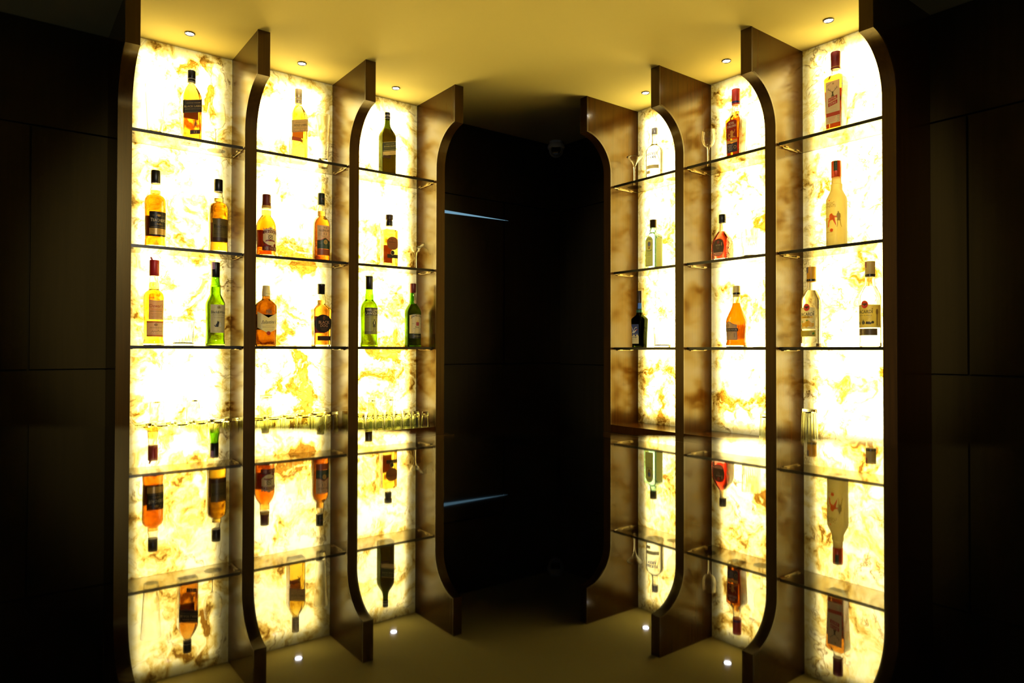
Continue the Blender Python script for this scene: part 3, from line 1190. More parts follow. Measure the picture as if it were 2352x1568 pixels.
for fz, wd in ((shield_t, 1.), (shield_b, 1.)):
    stroke(b, sk, K(70, 30, 16), [(s, fz(s)) for s in range(-26, 27, 2)], wd)
arc_ = lambda c: (lambda s: c + 5 * (1 - (s / 26) ** 2))
patch(b, sk, K(98, 26, 20), -28, 28, arc_(80), arc_(90), .0005, 20, 1)
text(b, sk, K(214, 200, 150), 'CHIVAS', 0, 85.5, 44, 7.4, 0, 4.2, bold=.012, eps=.0006)
dk = K(40, 26, 18)
n_ = 20
for r0 in (8.5, 6.8):
    stroke(b, sk, dk, [(r0 * math.cos(2 * PI * i / n_), 69 + r0 * math.sin(2 * PI * i / n_)) for i in range(n_ + 1)], 1.)
stroke(b, sk, dk, [(-15, 54), (15, 84)], .9)
stroke(b, sk, dk, [(15, 54), (-15, 84)], .9)
stroke(b, sk, dk, [(-4, 66), (4, 72)], 2)
patch(b, sk, K(110, 30, 22), -17, 17, arc_(50), arc_(55), .0005, 14, 1)
lines(b, sk, K(206, 190, 140), 0, 57.3, 26, 1, 3, h=1.1)
for s_ in (-15, 0, 15):
    disc(b, sk, K(120, 96, 40), s_, 99, 2.6, eps=.00045)
done()
a, b, done = lab(root, 'age_label')
patch(a, sk, K(84, 28, 16), -29, 30, 21, 37, n=22)
text(b, sk, K(150, 110, 60), 'XII', -15, 29, 13, 8.5)
text(b, sk, K(224, 200, 150), '12', 21, 29, 9, 9, bold=.01)
lines(b, sk, K(170, 130, 70), 4, 31, 12, 2, 4, h=1.4)
done()
a, b, done = lab(root, 'back_label')
patch(a, bk, paper((108, 50, 21), .22), -32, 32, 40, 102, n=20)
done()

prof = [(0, 30.5, 30.5, 30.4, 'k'), (4, 33, 33, 32.9), (120, 33.2, 33.2, 33.1), (146, 32.2, 32.2, 32.1), (160, 27.5, 27.5, 27.4), (170, 20, 20, 19.9), (174, 16.8, 16.8, 16.7, 'k'), (194, 16.4, 16.4, 16.3), (196, 16.4, 16.4, 16.3, 'k'), (206, 15, 15, 14.9), (218, 13, 13, 12.9), (258, 12, 12, 11.9)]
root, sk, bk = bottle(LEFT, .997, 2.51, 2, 'amber whisky bottle with cream and green label, second shelf of left middle bay', prof, CLEAR, AMBER, 193, 4)
cap = cap_lathe(root, 'cap', [(12.9, 217), (13.5, 218), (13.5, 260), (12.8, 262)], foil((24, 34, 22), .4))
skc = Skin([(.218, .0135, .0135, .0134), (.262, .0135, .0135, .0134)])
mb = MB()
text(mb, skc, K(150, 80, 50), '1824', 1, 240, 13, 5)
lines(mb, skc, K(110, 110, 80), 1, 228, 9, 2, 3)
mb.build('cap_lettering', None, cap, fix=False)
a, b, done = lab(root)
patch(a, sk, K(206, 184, 132), -29, 29, 80, 136, n=22)
text(b, sk, K(64, 44, 34), 'THE', 2, 127, 16, 6, bold=.008)
text(b, sk, K(58, 34, 28), 'GLENLIVET', 2, 116.5, 47, 8.6, 0, 0, bold=.012)
text(b, sk, K(64, 44, 34), '12', 2, 104, 13, 9.5, bold=.008)
lines(b, sk, K(120, 100, 66), -18, 107, 14, 4, 3)
lines(b, sk, K(120, 100, 66), 22, 107, 12, 4, 3)
lines(b, sk, K(110, 88, 56), 2, 95, 28, 2, 4, h=1.1)
done()
a, b, done = lab(root, 'green_label')
gt = lambda s: 79 + 9.5 * math.exp(-((s - 2) / 11) ** 2)
patch(a, sk, K(44, 66, 44), -29, 29, 47, gt, .0004, n=24)
stroke(b, sk, K(150, 64, 30), [(s, gt(s)) for s in range(-29, 30, 2)], 2.4, .0005)
disc(b, sk, K(176, 148, 78), 3, 73, 8, 8.6, .0006)
disc(b, sk, K(150, 118, 54), 3, 73, 6, 6.6, .0007)
lines(b, sk, K(130, 130, 90), -16, 71, 16, 2, 5, h=1)
lines(b, sk, K(130, 130, 90), 20, 71, 12, 2, 5, h=1)
lines(b, sk, K(120, 120, 84), 2, 58, 18, 2, 5, h=1)
done()
a, b, done = lab(root, 'lower_label')
patch(a, sk, K(120, 60, 24), -29, 29, 23, 46.5, n=22)
lines(b, sk, K(160, 90, 46), 0, 40, 50, 4, 4)
done()
a, b, done = lab(root, 'seal_label')
disc(a, sk, K(150, 124, 48), 4, 163, 8.5, 5.5, .0005)
done()

PT = .08
prof = [(0, 33, 19, 15, 'k'), (4, 35.5, 21, 17), (70, 36.5, 21.8, 18), (140, 37, 22, 18), (150, 35.5, 21.2, 18), (158, 29, 19.5, 18), (166, 19, 16, 15), (170, 15, 14.4, 14.2), (176, 13.9, 13.9, 13.8), (214, 12.2, 12.2, 12.1)]
root, sk, bk = bottle(LEFT, .789, 2.50, 3, 'brown whisky bottle with cream chevron label and cream cap, bottom shelf of left middle bay', prof, BROWN, AMBER_D, 172, 4)
CAPC = foil((196, 184, 128), .45)
cap = cap_lathe(root, 'cap', [(14.3, 181), (14.5, 182), (14.3, 199), (13.5, 200), (13.7, 205), (13.1, 206), (12.7, 217), (12, 219)], CAPC)
skc = Skin([(.181, .0145, .0145, .0144), (.2, .0143, .0143, .0142)])
mb = MB()
text(mb, skc, K(96, 80, 44), "Ballantine's", 2, 190, 16, 4, shear=.3)
mb.build('cap_lettering', None, cap, fix=False)
a, b, done = lab(root)
vt = lambda s: 103 + .55 * abs(s)
vb_ = lambda s: 47 + .50 * abs(s)
patch(a, sk, K(206, 192, 130), -40, 40, vb_, vt, n=32)
text(b, sk, K(40, 34, 44), "Ballantine's", 2, 88, 54, 13, 0.05, shear=.45)
text(b, sk, K(160, 146, 90), 'FINEST', 2, 75, 22, 3.6)
text(b, sk, K(120, 96, 54), 'BLENDED SCOTCH WHISKY', 2, 69, 46, 3)
lines(b, sk, K(160, 144, 92), 2, 62, 34, 3, 4)
disc(b, sk, K(150, 44, 22), 1, 47, 7.5, 7.5, .0006)
disc(b, sk, K(120, 30, 16), 1, 47, 5.6, 5.6, .0007)
done()
mb = MB()
cm = K(96, 76, 50)
crest(mb, sk, cm, 2, 124, 1.5)
stroke(mb, sk, cm, [(-9, 114), (13, 114)], 2.2)
stroke(mb, sk, cm, [(-8, 117), (-6, 131)], 1.6)
stroke(mb, sk, cm, [(12, 117), (10, 131)], 1.6)
mb.build('crest_emblem', None, root, fix=False)
a, b, done = lab(root, 'back_label')
patch(a, bk, paper((50, 17, 8), .22), -28, 28, 60, 116)
done()

PT = .3
prof = [(0, 31.5, 20, 8, 'k'), (4, 33, 21, 9), (60, 33.8, 22, 9), (136, 35.5, 23, 9), (143, 34.5, 22.6, 10), (152, 27, 19.5, 14), (160, 18.5, 17, 15.5), (163, 16.6, 16.4, 16.2, 'k'), (166, 16.4, 16.4, 16.3), (177, 16.4, 16.4, 16.3), (190, 15.4, 15.4, 15.3), (198, 13.2, 13.2, 13.1), (234, 12.2, 12.2, 12.1)]
root, sk, bk = bottle(LEFT, .997, 2.505, 3, 'amber whisky bottle with round black label, bottom shelf of left middle bay', prof, CLEAR, AMBER, 176, 0)
cap = cap_lathe(root, 'cap', [(13, 199), (13.7, 200), (13.7, 230), (14.2, 231), (14.2, 236.5), (13.4, 238)], BLACKP)
a, b, done = lab(root)
patch(a, sk, K(28, 20, 14), -33.9, 33.9, circ(0, 87, 34, -1), circ(0, 87, 34, 1), n=34)
RG = K(206, 164, 122)
text(b, sk, RG, 'BLACK', 3, 92, 42, 11, bold=.012)
text(b, sk, RG, 'DOG', 3, 79.5, 29, 10.5, bold=.012)
for q in range(6):
    t = 2 * PI * q / 6
    disc(b, sk, K(190, 110, 60), 3 + 3 * math.cos(t), 108 + 5 * math.sin(t), 1.1, eps=.00045, n=8)
lines(b, sk, K(120, 92, 66), 3, 70, 30, 3, 4)
done()
a, b, done = lab(root, 'lower_label')
patch(a, sk, K(34, 22, 14), -22, 32, 23, 40)
lines(b, sk, K(110, 86, 60), 4, 34, 34, 2, 5)
done()
a, b, done = lab(root, 'back_label')
patch(a, bk, paper((86, 40, 18), .22), -18, 27, 52, 116)
done()

# --- left run, bay beside the dark corner ----------------------------------------------------------------------------
PT = .2
prof = [(0, 28, 19, 4, 'k'), (3, 30, 21, 5), (60, 30, 21, 5), (150, 30, 21, 5), (164, 29.6, 20.8, 6), (178, 25, 18.6, 9), (190, 18.5, 15.5, 12), (202, 13, 12.4, 12), (214, 10.8, 10.8, 10.7), (232, 9.8, 9.8, 9.7), (254, 9, 9, 8.9)]
root, sk, bk = bottle(LEFT, 1.272, 2.505, 1, 'dark green square whisky bottle with slanted olive label, top shelf beside the dark corner', prof, DGREEN, AMBER, 190)
cap = cap_lathe(root, 'cap', [(10.2, 231), (11, 232), (11, 257.5), (10.3, 259)], BLACKP)
for q in (233, 242, 246):
    band(cap, 'ring', [(10.9, q), (11.4, q + .3), (11.4, q + 1.4), (10.9, q + 1.7)], SILVER)
a, b, done = lab(root)
patch(a, sk, K(66, 66, 36), -30.5, 30.5, f(118, -18), f(118, 18), n=20)
text(b, sk, K(170, 158, 104), 'JOHNNIE WALKER', 1, 126.5, 38, 3.8, .25)
text(b, sk, K(196, 184, 120), 'DOUBLE BLACK', 1, 118, 52, 5.8, .25, bold=.01)
lines(b, sk, K(130, 122, 74), 1, 109.5, 48, 1, 3, .25)
for q in (17.2, -17.2):
    patch(b, sk, K(196, 180, 110), -30.4, 30.4, f(118, q - .7), f(118, q + .7), .0004, 16, 1)
done()
a, b, done = lab(root, 'lower_label')
patch(a, sk, K(190, 164, 98), -30.5, 30.5, f(90, -8), f(90, 8), n=20)
stroke(b, sk, K(120, 92, 50), [(0, 88), (4, 93), (6, 89), (12, 94), (15, 91), (22, 95)], .8)
done()
a, b, done = lab(root, 'age_label')
patch(a, sk, K(62, 38, 18), -28, 6, 68, 79)
done()

PT = .25
prof = [(0, 32, 18, 6, 'k'), (3, 33, 19, 7), (75, 33, 19, 7), (146, 33, 19, 7, 'k'), (150, 32, 18.2, 7), (154, 24, 16, 10), (158, 12, 11, 10), (162, 9.4, 9.4, 9.3), (200, 9, 9, 8.9)]
root, sk, bk = bottle(LEFT, 1.282, 2.505, 2, 'rectangular yellow whisky bottle with round copper label, shelf next to a cocktail glass', prof, CLEAR, AMBER_L, 153)
cap = cap_lathe(root, 'cap', [(12.6, 169), (13.4, 171), (13.4, 187), (12.4, 190), (12.4, 193), (15, 196), (15.2, 211), (14.2, 214)], plain('cork_top', (62, 40, 20), .4))
band(cap, 'collar', [(12.8, 168.8), (13.7, 171), (13.7, 187), (12.6, 189)], BLACKP)
a, b, done = lab(root)
patch(a, sk, K(112, 66, 30), -20, 33, circ(6.5, 97, 27, -1), circ(6.5, 97, 27, 1), n=30)
stroke(b, sk, K(46, 26, 14), [(-12, 100), (-8, 104), (-7, 98), (-2, 104), (0, 99), (5, 105), (6, 99), (12, 103), (14, 100), (20, 101)], 1.2)
stroke(b, sk, K(46, 26, 14), [(-3, 111), (1, 115), (5, 109), (10, 114)], 1.2)
lines(b, sk, K(70, 40, 20), 4, 93, 28, 1, 3)
done()
a, b, done = lab(root, 'lower_label')
patch(a, sk, K(30, 28, 18), -18, 33, 37, 52)
disc(b, sk, K(200, 184, 120), 6, 59, 9, 10, .0005)
disc(b, sk, K(32, 28, 20), 6, 59, 7.6, 8.6, .0006)
done()
a, b, done = lab(root, 'back_label')
patch(a, bk, paper((108, 44, 17), .22), -18, 28, 20, 92)
done()

PT = .15
prof = [(0, 31.5, 31.5, 31.4, 'k'), (3, 34, 34, 33.9), (13, 34, 34, 33.9), (24, 31.8, 31.8, 31.7), (70, 32, 32, 31.9), (140, 33.4, 33.4, 33.3), (156, 33, 33, 32.9), (172, 28, 28, 27.9), (183, 20, 20, 19.9), (188, 17, 17, 16.9, 'k'), (210, 16, 16, 15.9), (212, 14.8, 14.8, 14.7, 'k'), (229, 13.8, 13.8, 13.7), (277, 12.6, 12.6, 12.5)]
root, sk, bk = bottle(LEFT, 1.198, 2.51, 3, 'yellow-green whisky bottle with black and olive label of a kilted man', prof, GREEN, AMBER_L, 207, 0)
cap = cap_lathe(root, 'cap', [(13.6, 229), (14.3, 230), (14.3, 280), (13.5, 282)], plain('cap_green_black', (24, 24, 14), .35))
mb = MB()
mb.add([(-.014, -.002, .2805), (-.021, -.004, .2775), (-.019, -.004, .2822), (-.008, -.001, .2835), (-.014, -.001, .2805), (-.021, -.003, .2775), (-.019, -.003, .2822), (-.008, 0, .2835)],
       [(0, 1, 2, 3), (7, 6, 5, 4), (0, 4, 5, 1), (1, 5, 6, 2), (2, 6, 7, 3), (3, 7, 4, 0)])
mb.build('tear_tab', plain('tab_green', (80, 78, 40), .4), cap)
a, b, done = lab(root)
patch(a, sk, K(128, 126, 66), -33, 34, 50, 155, n=26)
patch(b, sk, K(26, 26, 16), -32.6, 33.6, 124, 153.5, .0004, 24, 3)
ct = K(216, 208, 164)
text(b, sk, ct, 'WILLIAM', 1, 145, 55, 11, bold=.012, eps=.0006)
text(b, sk, ct, "LAWSON'S", 1, 132, 60, 11, bold=.012, eps=.0006)
text(b, sk, K(40, 40, 22), 'BLENDED SCOTCH WHISKY', 1, 116.5, 52, 4.2, 0, 2.4)
lines(b, sk, K(50, 50, 28), 1, 110, 40, 1, 3)
hm = K(34, 34, 20)
poly(b, sk, hm, [(4, 107), (7, 110), (10, 107), (9.5, 103), (14, 100), (15.5, 90), (13.5, 88), (15, 78), (0, 78), (1.5, 88), (-1, 90), (.5, 100), (4.8, 103)])
stroke(b, sk, hm, [(5, 78), (4.5, 66), (2, 63.5)], 2.6)
stroke(b, sk, hm, [(10, 78), (11, 66), (14, 63.5)], 2.6)
poly(b, sk, K(196, 190, 140), [(6, 101), (8.4, 101), (8.8, 90), (5.8, 90)], .0006)
lines(b, sk, K(90, 90, 50), -14, 74, 20, 2, 5, h=1.2)
lines(b, sk, K(96, 94, 54), -14, 96, 16, 3, 6)
patch(b, sk, K(90, 88, 40), -32.6, 33.6, 52, 61, .0004, 20, 1)
lines(b, sk, K(160, 156, 100), 0, 56.5, 52, 1, 3, h=1)
done()
mb = MB()
text(mb, sk, GREEN, 'SCOTCH', 0, 38, 40, 9, eps=.0004)
mb.build('embossed_lettering', None, root, fix=False)

PT = .08
prof = [(0, 31.5, 31.5, 31.4, 'k'), (3, 34, 34, 33.9), (14, 33.8, 33.8, 33.7), (24, 33, 33, 32.9), (140, 34, 34, 33.9), (152, 32, 32, 31.9), (166, 25, 25, 24.9), (178, 16.5, 16.5, 16.4), (184, 14.2, 14.2, 14.1), (226, 11.8, 11.8, 11.7), (260, 11, 11, 10.9)]
root, sk, bk = bottle(LEFT, 1.401, 2.52, 3, 'dark green whiskey bottle with cream label and red crest, bottom shelf nearest the dark corner', prof, glass('jewel_green_glass', (.42, .66, .16)), AMBER, 178, 3)
cap = cap_lathe(root, 'cap', [(11.9, 226), (12.6, 227), (13.3, 263), (12.6, 265)], foil((92, 34, 26), .45))
a, b, done = lab(root)
jt = lambda s: 132 + 5 * (1 - (s / 33) ** 2)
patch(a, sk, K(206, 190, 128), -33, 35, 56, jt, n=26)
stroke(b, sk, K(40, 36, 20), [(s, jt(s) - .6) for s in range(-33, 36, 3)], 1.2)
text(b, sk, K(46, 36, 24), 'JAMESON', 2, 122, 58, 11.5, 0, 7, bold=.012)
rd = K(150, 64, 56)
poly(b, sk, rd, [(-5, 88), (9, 88), (9, 103), (-5, 103)])
disc(b, sk, K(190, 150, 60), 2, 106, 3.5, 3.4, .0005)
stroke(b, sk, K(60, 50, 40), [(-9, 84), (-3, 82), (4, 81.5), (10, 83)], 2)
text(b, sk, K(110, 96, 56), 'ESTD', -17, 97, 9, 2.6)
text(b, sk, K(110, 96, 56), '1780', 21, 97, 9, 2.6)
text(b, sk, K(96, 80, 48), 'TRIPLE DISTILLED', 2, 76, 40, 3)
lines(b, sk, K(130, 114, 70), 2, 70, 40, 2, 4)
text(b, sk, K(80, 64, 40), 'IRISH WHISKEY', 2, 60.5, 34, 3)
done()
a, b, done = lab(root, 'lower_label')
patch(a, sk, K(40, 40, 22), -33, 35, 36, 54, n=24)
text(b, sk, K(150, 140, 92), 'John Jameson', 2, 45, 34, 6, shear=.4)
done()
a, b, done = lab(root, 'neck_label')
patch(a, sk, K(150, 134, 78), -3, 9, 190, 226, .0005)
disc(b, sk, K(180, 160, 104), 3, 188, 8, 8, .0007)
disc(b, sk, K(126, 56, 44), 3, 188, 6, 6, .0008)
done()
mb = MB()
text(mb, sk, DGREEN, 'JAMESON', 0, 26, 40, 7, eps=.0004)
mb.build('embossed_lettering', None, root, fix=False)

# --- right run, bay beside the dark corner ---------------------------------------------------------------------------
PT = .3
prof = [(0, 34, 34, 33.9, 'k'), (3, 36.5, 36.5, 36.4), (112, 36.5, 36.5, 36.4), (124, 34, 34, 33.9), (134, 26, 26, 25.9), (142, 17.5, 17.5, 17.4), (148, 13.6, 13.6, 13.5), (158, 12.2, 12.2, 12.1), (182, 12.2, 12.2, 12.1), (208, 11, 11, 10.9)]
root, sk, bk = bottle(RIGHT, -1.875, 2.17, 1, 'clear vodka bottle with blue lettering and silver cap, top shelf beside a martini glass', prof, CLEAR, CLEARL, 145, 22, wall=2.6)
cap_lathe(root, 'cap', [(12.3, 184), (13, 185), (13, 206), (12.9, 210.5), (12.2, 212)], foil((176, 178, 180), .25))
mb = MB()
bl = K(26, 44, 170)
text(mb, sk, bl, 'ABSOLUT', -2, 99, 50, 12.5, bold=.06)
text(mb, sk, bl, 'VODKA', -2, 84, 36, 12.5, bold=.06)
lines(mb, sk, K(150, 148, 120), -2, 75, 40, 1, 3)
lines(mb, sk, K(196, 190, 150), -2, 68, 40, 3, 6, h=1)
mb.build('lettering', None, root, fix=False)
a, b, done = lab(root)
patch(a, sk, K(176, 164, 120), -28, 28, 38, 53, n=22)
lines(b, sk, K(120, 110, 76), 0, 48, 40, 2, 5)
done()
a, b, done = lab(root, 'lower_label')
patch(a, sk, K(180, 170, 124), -28, -8, 18, 31)
lines(b, sk, K(120, 110, 76), -18, 28, 14, 3, 4)
done()

prof = [(0, 29, 23, 4, 'k'), (3, 31, 25, 5), (90, 31, 25, 5), (134, 31, 25, 5, 'k'), (138, 29.5, 24, 6), (146, 21, 19, 10), (150, 16, 15.5, 14), (152, 14.4, 14.4, 14.2, 'k'), (164, 14, 14, 13.9), (166, 12.6, 12.6, 12.5), (200, 11.6, 11.6, 11.5)]
root, sk, bk = bottle(RIGHT, -1.884, 2.17, 2, 'pale blue square gin bottle with arched tan label, second shelf beside the dark corner', prof, BLUEG, CLEARL, 160, 0, wall=3.)
cap_lathe(root, 'cap', [(12.8, 171), (13.6, 172), (13.6, 200), (14.4, 201), (14.4, 203.5), (13.4, 205)], plain('cap_bronze', (70, 56, 28), .3, .4), n=10)
a, b, done = lab(root)
at_ = arch(0, 20, 118, 16, 2.5)
patch(a, sk, K(206, 190, 108), -20, 20, 11, at_, n=24)
dkb = K(60, 50, 26)
stroke(b, sk, dkb, [(-18.6, 13)] + [(s, at_(s * 1.06) - 1.4) for s in [x * 1.86 for x in range(-10, 11)]] + [(18.6, 13), (-18.6, 13)], .9)
text(b, sk, dkb, 'BOMBAY', 0, 119, 25, 5.5, 0, 4, bold=.015)
text(b, sk, dkb, 'SAPPHIRE', 0, 78, 28, 5.5, 0, -4, bold=.015)
disc(b, sk, K(190, 150, 60), 0, 101, 10, 13, .0004)
disc(b, sk, K(110, 124, 140), 0, 102, 7, 9.5, .0005)
disc(b, sk, K(190, 150, 60), 0, 86, 6, 6, .0006)
disc(b, sk, K(90, 66, 30), 0, 86, 3, 3.4, .0007)
lines(b, sk, K(110, 100, 54), 0, 69, 22, 4, 4, h=.9)
lines(b, sk, K(130, 120, 66), 0, 47, 20, 6, 5, h=.8)
lines(b, sk, dkb, 0, 16, 30, 1, 3)
done()
a, b, done = lab(root, 'side_label')
patch(a, sk, paper((206, 216, 140), .5), 35.5, 72, 8, arch(54, 20, 118, 12, 2.5), n=16)
lines(b, sk, K(170, 178, 110), 54, 104, 22, 8, 11, h=1.4)
done()

PT = .06
prof = [(0, 28, 17, 10, 'k'), (3, 30, 19, 12), (40, 31.5, 19.6, 13), (112, 35.5, 21, 14), (119, 35, 20.8, 14), (127, 28, 18.5, 15), (134, 18, 15, 14), (140, 13.5, 13, 12.8), (146, 12.4, 12.4, 12.3), (215, 9.6, 9.6, 9.5), (232, 9, 9, 8.9)]
root, sk, bk = bottle(RIGHT, -1.950, 2.16, 3, 'dark flask shaped bottle with blue label of a white bird, bottom shelf', prof, BOTTLE_GREEN, AMBER_D, 134, 0)
cap = cap_lathe(root, 'cap', [(13.2, 146), (13.2, 157), (12.9, 158), (11.4, 190), (11.2, 235), (10.4, 237)], foil((38, 26, 14), .4))
band(cap, 'neck_band', [(12.9, 146.5), (13.6, 147), (13.5, 157), (12.8, 158)], foil((30, 84, 64), .4))
a, b, done = lab(cap, 'tax_label')
skc = Skin([(.158, .0129, .0129, .0128), (.19, .0114, .0114, .0113)])
patch(a, skc, K(50, 120, 220), 2, 17, 162, 186, .0004)
done()
a, b, done = lab(root)
patch(a, sk, K(196, 186, 140), -27, 13, 16, 54, .00025, n=18)
patch(a, sk, K(40, 52, 96), -27, 13, lambda s: 52 + 6 * math.sin(s * .35) * math.exp(-(s / 30) ** 2), 97, .0003, n=24)
text(b, sk, K(40, 38, 36), 'voyagyr', -8, 42, 30, 6.5, shear=.25)
lines(b, sk, K(120, 112, 80), -8, 33, 26, 2, 6)
wb = K(206, 204, 190)
poly(b, sk, wb, [(-24, 62), (-17, 69), (-10, 68), (-4, 73), (0, 73), (-5, 65), (-13, 60)])
stroke(b, sk, wb, [(-16, 68), (-22, 80), (-25, 88)], 2.2)
stroke(b, sk, wb, [(-14, 68), (-10, 79), (-3, 84), (4, 84)], 2.2)
stroke(b, sk, wb, [(-22, 64), (-27, 58)], 1.8)
stroke(b, sk, K(206, 104, 60), [(-2, 71), (6, 76)], 3.)
for q in range(4):
    stroke(b, sk, K(200, 200, 186), [(-26 + q * 9, 54 + q % 2), (-20 + q * 9, 57 + q % 2)], 1.2)
done()

# --- right run, middle bay -------------------------------------------------------------------------------------------
PT = .3
prof = [(0, 25, 23, 5, 'k'), (4, 26.5, 24.5, 7), (60, 28, 26, 8), (136, 31, 28, 9), (143, 30, 27, 9, 'k'), (154, 21, 20, 12), (161, 16.5, 16, 15), (163, 15.3, 15.3, 15.1, 'k'), (177, 15, 15, 14.9, 'k'), (179, 13.6, 13.6, 13.5), (250, 12.4, 12.4, 12.3)]
root, sk, bk = bottle(RIGHT, -1.489, 2.17, 1, 'tapered square whisky bottle with red lion label and red cap', prof, CLEAR, AMBER, 172)
cap = cap_lathe(root, 'cap', [(14.6, 198), (15.2, 199), (15.2, 254), (14.4, 256)], foil((176, 56, 44), .4))
band(cap, 'blue_band', [(15.1, 203), (15.5, 203.4), (15.5, 210), (15.1, 210.4)], foil((50, 44, 96), .4))
a, b, done = lab(root)
patch(a, sk, K(112, 32, 18), -22, 22, 70, arch(0, 22, 130, 9), n=22)
rt = K(222, 214, 190)
text(b, sk, rt, 'ROYAL', 0, 126, 23, 8.5, bold=.03)
text(b, sk, rt, 'CHALLENGE', 0, 115, 38, 8.5, bold=.03)
gl = K(214, 160, 74)
poly(b, sk, gl, [(-4, 74), (6, 74), (5, 82), (7, 90), (4, 98), (0, 101), (-3, 97), (-6, 98), (-7, 94), (-3, 91), (-5, 84)])
stroke(b, sk, gl, [(4, 94), (10, 90), (12, 97), (15, 100)], 2.2)
stroke(b, sk, gl, [(-4, 90), (-9, 86), (-11, 90)], 2.)
stroke(b, sk, gl, [(-5, 78), (-12, 74), (-15, 82), (-12, 90)], 1.6)
stroke(b, sk, gl, [(4, 78), (11, 75), (14, 73)], 2.4)
stroke(b, sk, gl, [(-18, 72.5), (19, 72.5)], 1)
done()
a, b, done = lab(root, 'lower_label')
patch(a, sk, K(196, 170, 84), -20, 22, 55, 64)
patch(a, sk, K(46, 46, 56), -20, 22, 20, 53)
text(b, sk, K(80, 60, 24), 'FINEST PREMIUM WHISKY', 1, 59.5, 38, 3)
lines(b, sk, K(196, 196, 190), -6, 47, 22, 6, 4, h=1)
n_ = 16
stroke(b, sk, K(190, 160, 80), [(13 + 5 * math.cos(2 * PI * i / n_), 37 + 5.5 * math.sin(2 * PI * i / n_)) for i in range(n_ + 1)], 1.2)
done()
a, b, done = lab(root, 'back_label')
patch(a, bk, paper((148, 74, 31), .22), -20, 20, 20, 84)
done()

PT = .15
prof = [(0, 36, 23, 14, 'k'), (4, 39, 25, 16), (30, 39.5, 25.5, 17), (58, 39, 25.2, 18), (80, 34, 23.5, 18), (97, 24, 20, 17), (106, 17, 16.5, 15), (110, 14.6, 14.6, 14.4, 'k'), (112, 14, 14, 13.9), (128, 11.6, 11.6, 11.5), (140, 10.6, 10.6, 10.5), (170, 10.4, 10.4, 10.3)]
root, sk, bk = bottle(RIGHT, -1.545, 2.165, 2, 'squat red rum bottle with oval dark label and textured sides', prof, REDG, REDL, 109)
cap_lathe(root, 'cap', [(12.2, 141), (12.9, 142), (12.9, 147), (12.5, 148), (12.9, 149), (12.9, 171), (12, 173)], BLACKP)
a, b, done = lab(root)
el = lambda sg: (lambda s: 48 + sg * 33 * max(0., 1 - abs(s / 25) ** 2.6) ** (1 / 2.6))
patch(a, sk, K(58, 42, 26), -25, 25, el(-1), el(1), n=36)
patch(b, sk, K(186, 130, 96), -21, 21, lambda s: 48 - 31 * max(0., 1 - abs(s / 25) ** 2.6) ** (1 / 2.6), 30, .0004, 24, 2)
stroke(b, sk, K(150, 60, 30), [(25 * math.cos(t) * 1, 48 + 33 * math.sin(t)) for t in [2 * PI * i / 40 for i in range(41)]], 1.4)
disc(b, sk, K(120, 46, 36), -1, 68, 5.5, 6.5)
text(b, sk, K(206, 190, 150), 'OLD MONK', -1, 57, 20, 4, bold=.01)
lines(b, sk, K(150, 130, 90), -1, 51, 16, 3, 4)
lines(b, sk, K(120, 60, 40), 0, 25, 26, 2, 5, h=1.6)
patch(b, sk, K(150, 110, 80), 12, 17, 54, 66, .0004, 3, 3)
done()

PT = .12
prof = [(0, 34, 34, 33.9, 'k'), (3, 37.5, 37.5, 37.4), (14, 37.5, 37.5, 37.4), (24, 35, 35, 34.9), (40, 35, 35, 34.9), (80, 37.3, 37.3, 37.2), (94, 37.6, 37.6, 37.5), (108, 34.5, 34.5, 34.4), (128, 26, 26, 25.9), (146, 18.5, 18.5, 18.4), (160, 14.6, 14.6, 14.5), (184, 12.6, 12.6, 12.5), (220, 11.8, 11.8, 11.7)]
OR = frosted('frosted_clear', (1., .97, .86), (.9, .82, .5), .35)
ORL = frosted('orange_cream', (1., .60, .03), (.95, .43, .008), .75)
root, sk, bk = bottle(RIGHT, -1.488, 2.17, 3, 'orange liqueur bottle with taupe label and cream cap, bottom shelf of right middle bay', prof, CLEAR, ORL, 162, 0)
cap = cap_lathe(root, 'cap', [(12.7, 184), (13.3, 185), (13.1, 223), (12.2, 225)], foil((190, 172, 104), .5))
band(cap, 'black_band', [(13.2, 193), (13.7, 193.4), (13.7, 199.6), (13.2, 200)], BLACKP)
a, b, done = lab(root)
ht = lambda s: 82 + 12 * math.exp(-((s + 8) / 16) ** 2)
patch(a, sk, K(160, 134, 92), -34, 23, 27, ht, n=26)
bw_ = K(30, 20, 16)
stroke(b, sk, K(96, 72, 44), [(-33, 28.5)] + [(s, ht(s) - 1.6) for s in range(-33, 22, 3)] + [(21.5, 28.5), (-33, 28.5)], .9)
patch(b, sk, bw_, -35, 26, 58, 69, .0006, 24, 2)
text(b, sk, K(200, 180, 140), 'LONDON HOUSE', -4, 63.5, 54, 5.6, bold=.012, eps=.0008)
disc(b, sk, K(190, 156, 90), -9, 80, 6, 8)
disc(b, sk, K(150, 116, 60), -9, 80, 4.4, 6.2, .00055)
lines(b, sk, K(96, 74, 48), -8, 53, 28, 1, 3, h=1.2)
lines(b, sk, K(110, 88, 58), -12, 47, 24, 4, 4.5)
stroke(b, sk, K(120, 96, 60), [(13, 36), (13, 52)], 2)
done()
a, b, done = lab(root, 'back_label')
patch(a, bk, paper((108, 54, 17), .22), -24, 24, 30, 84, n=16)
done()

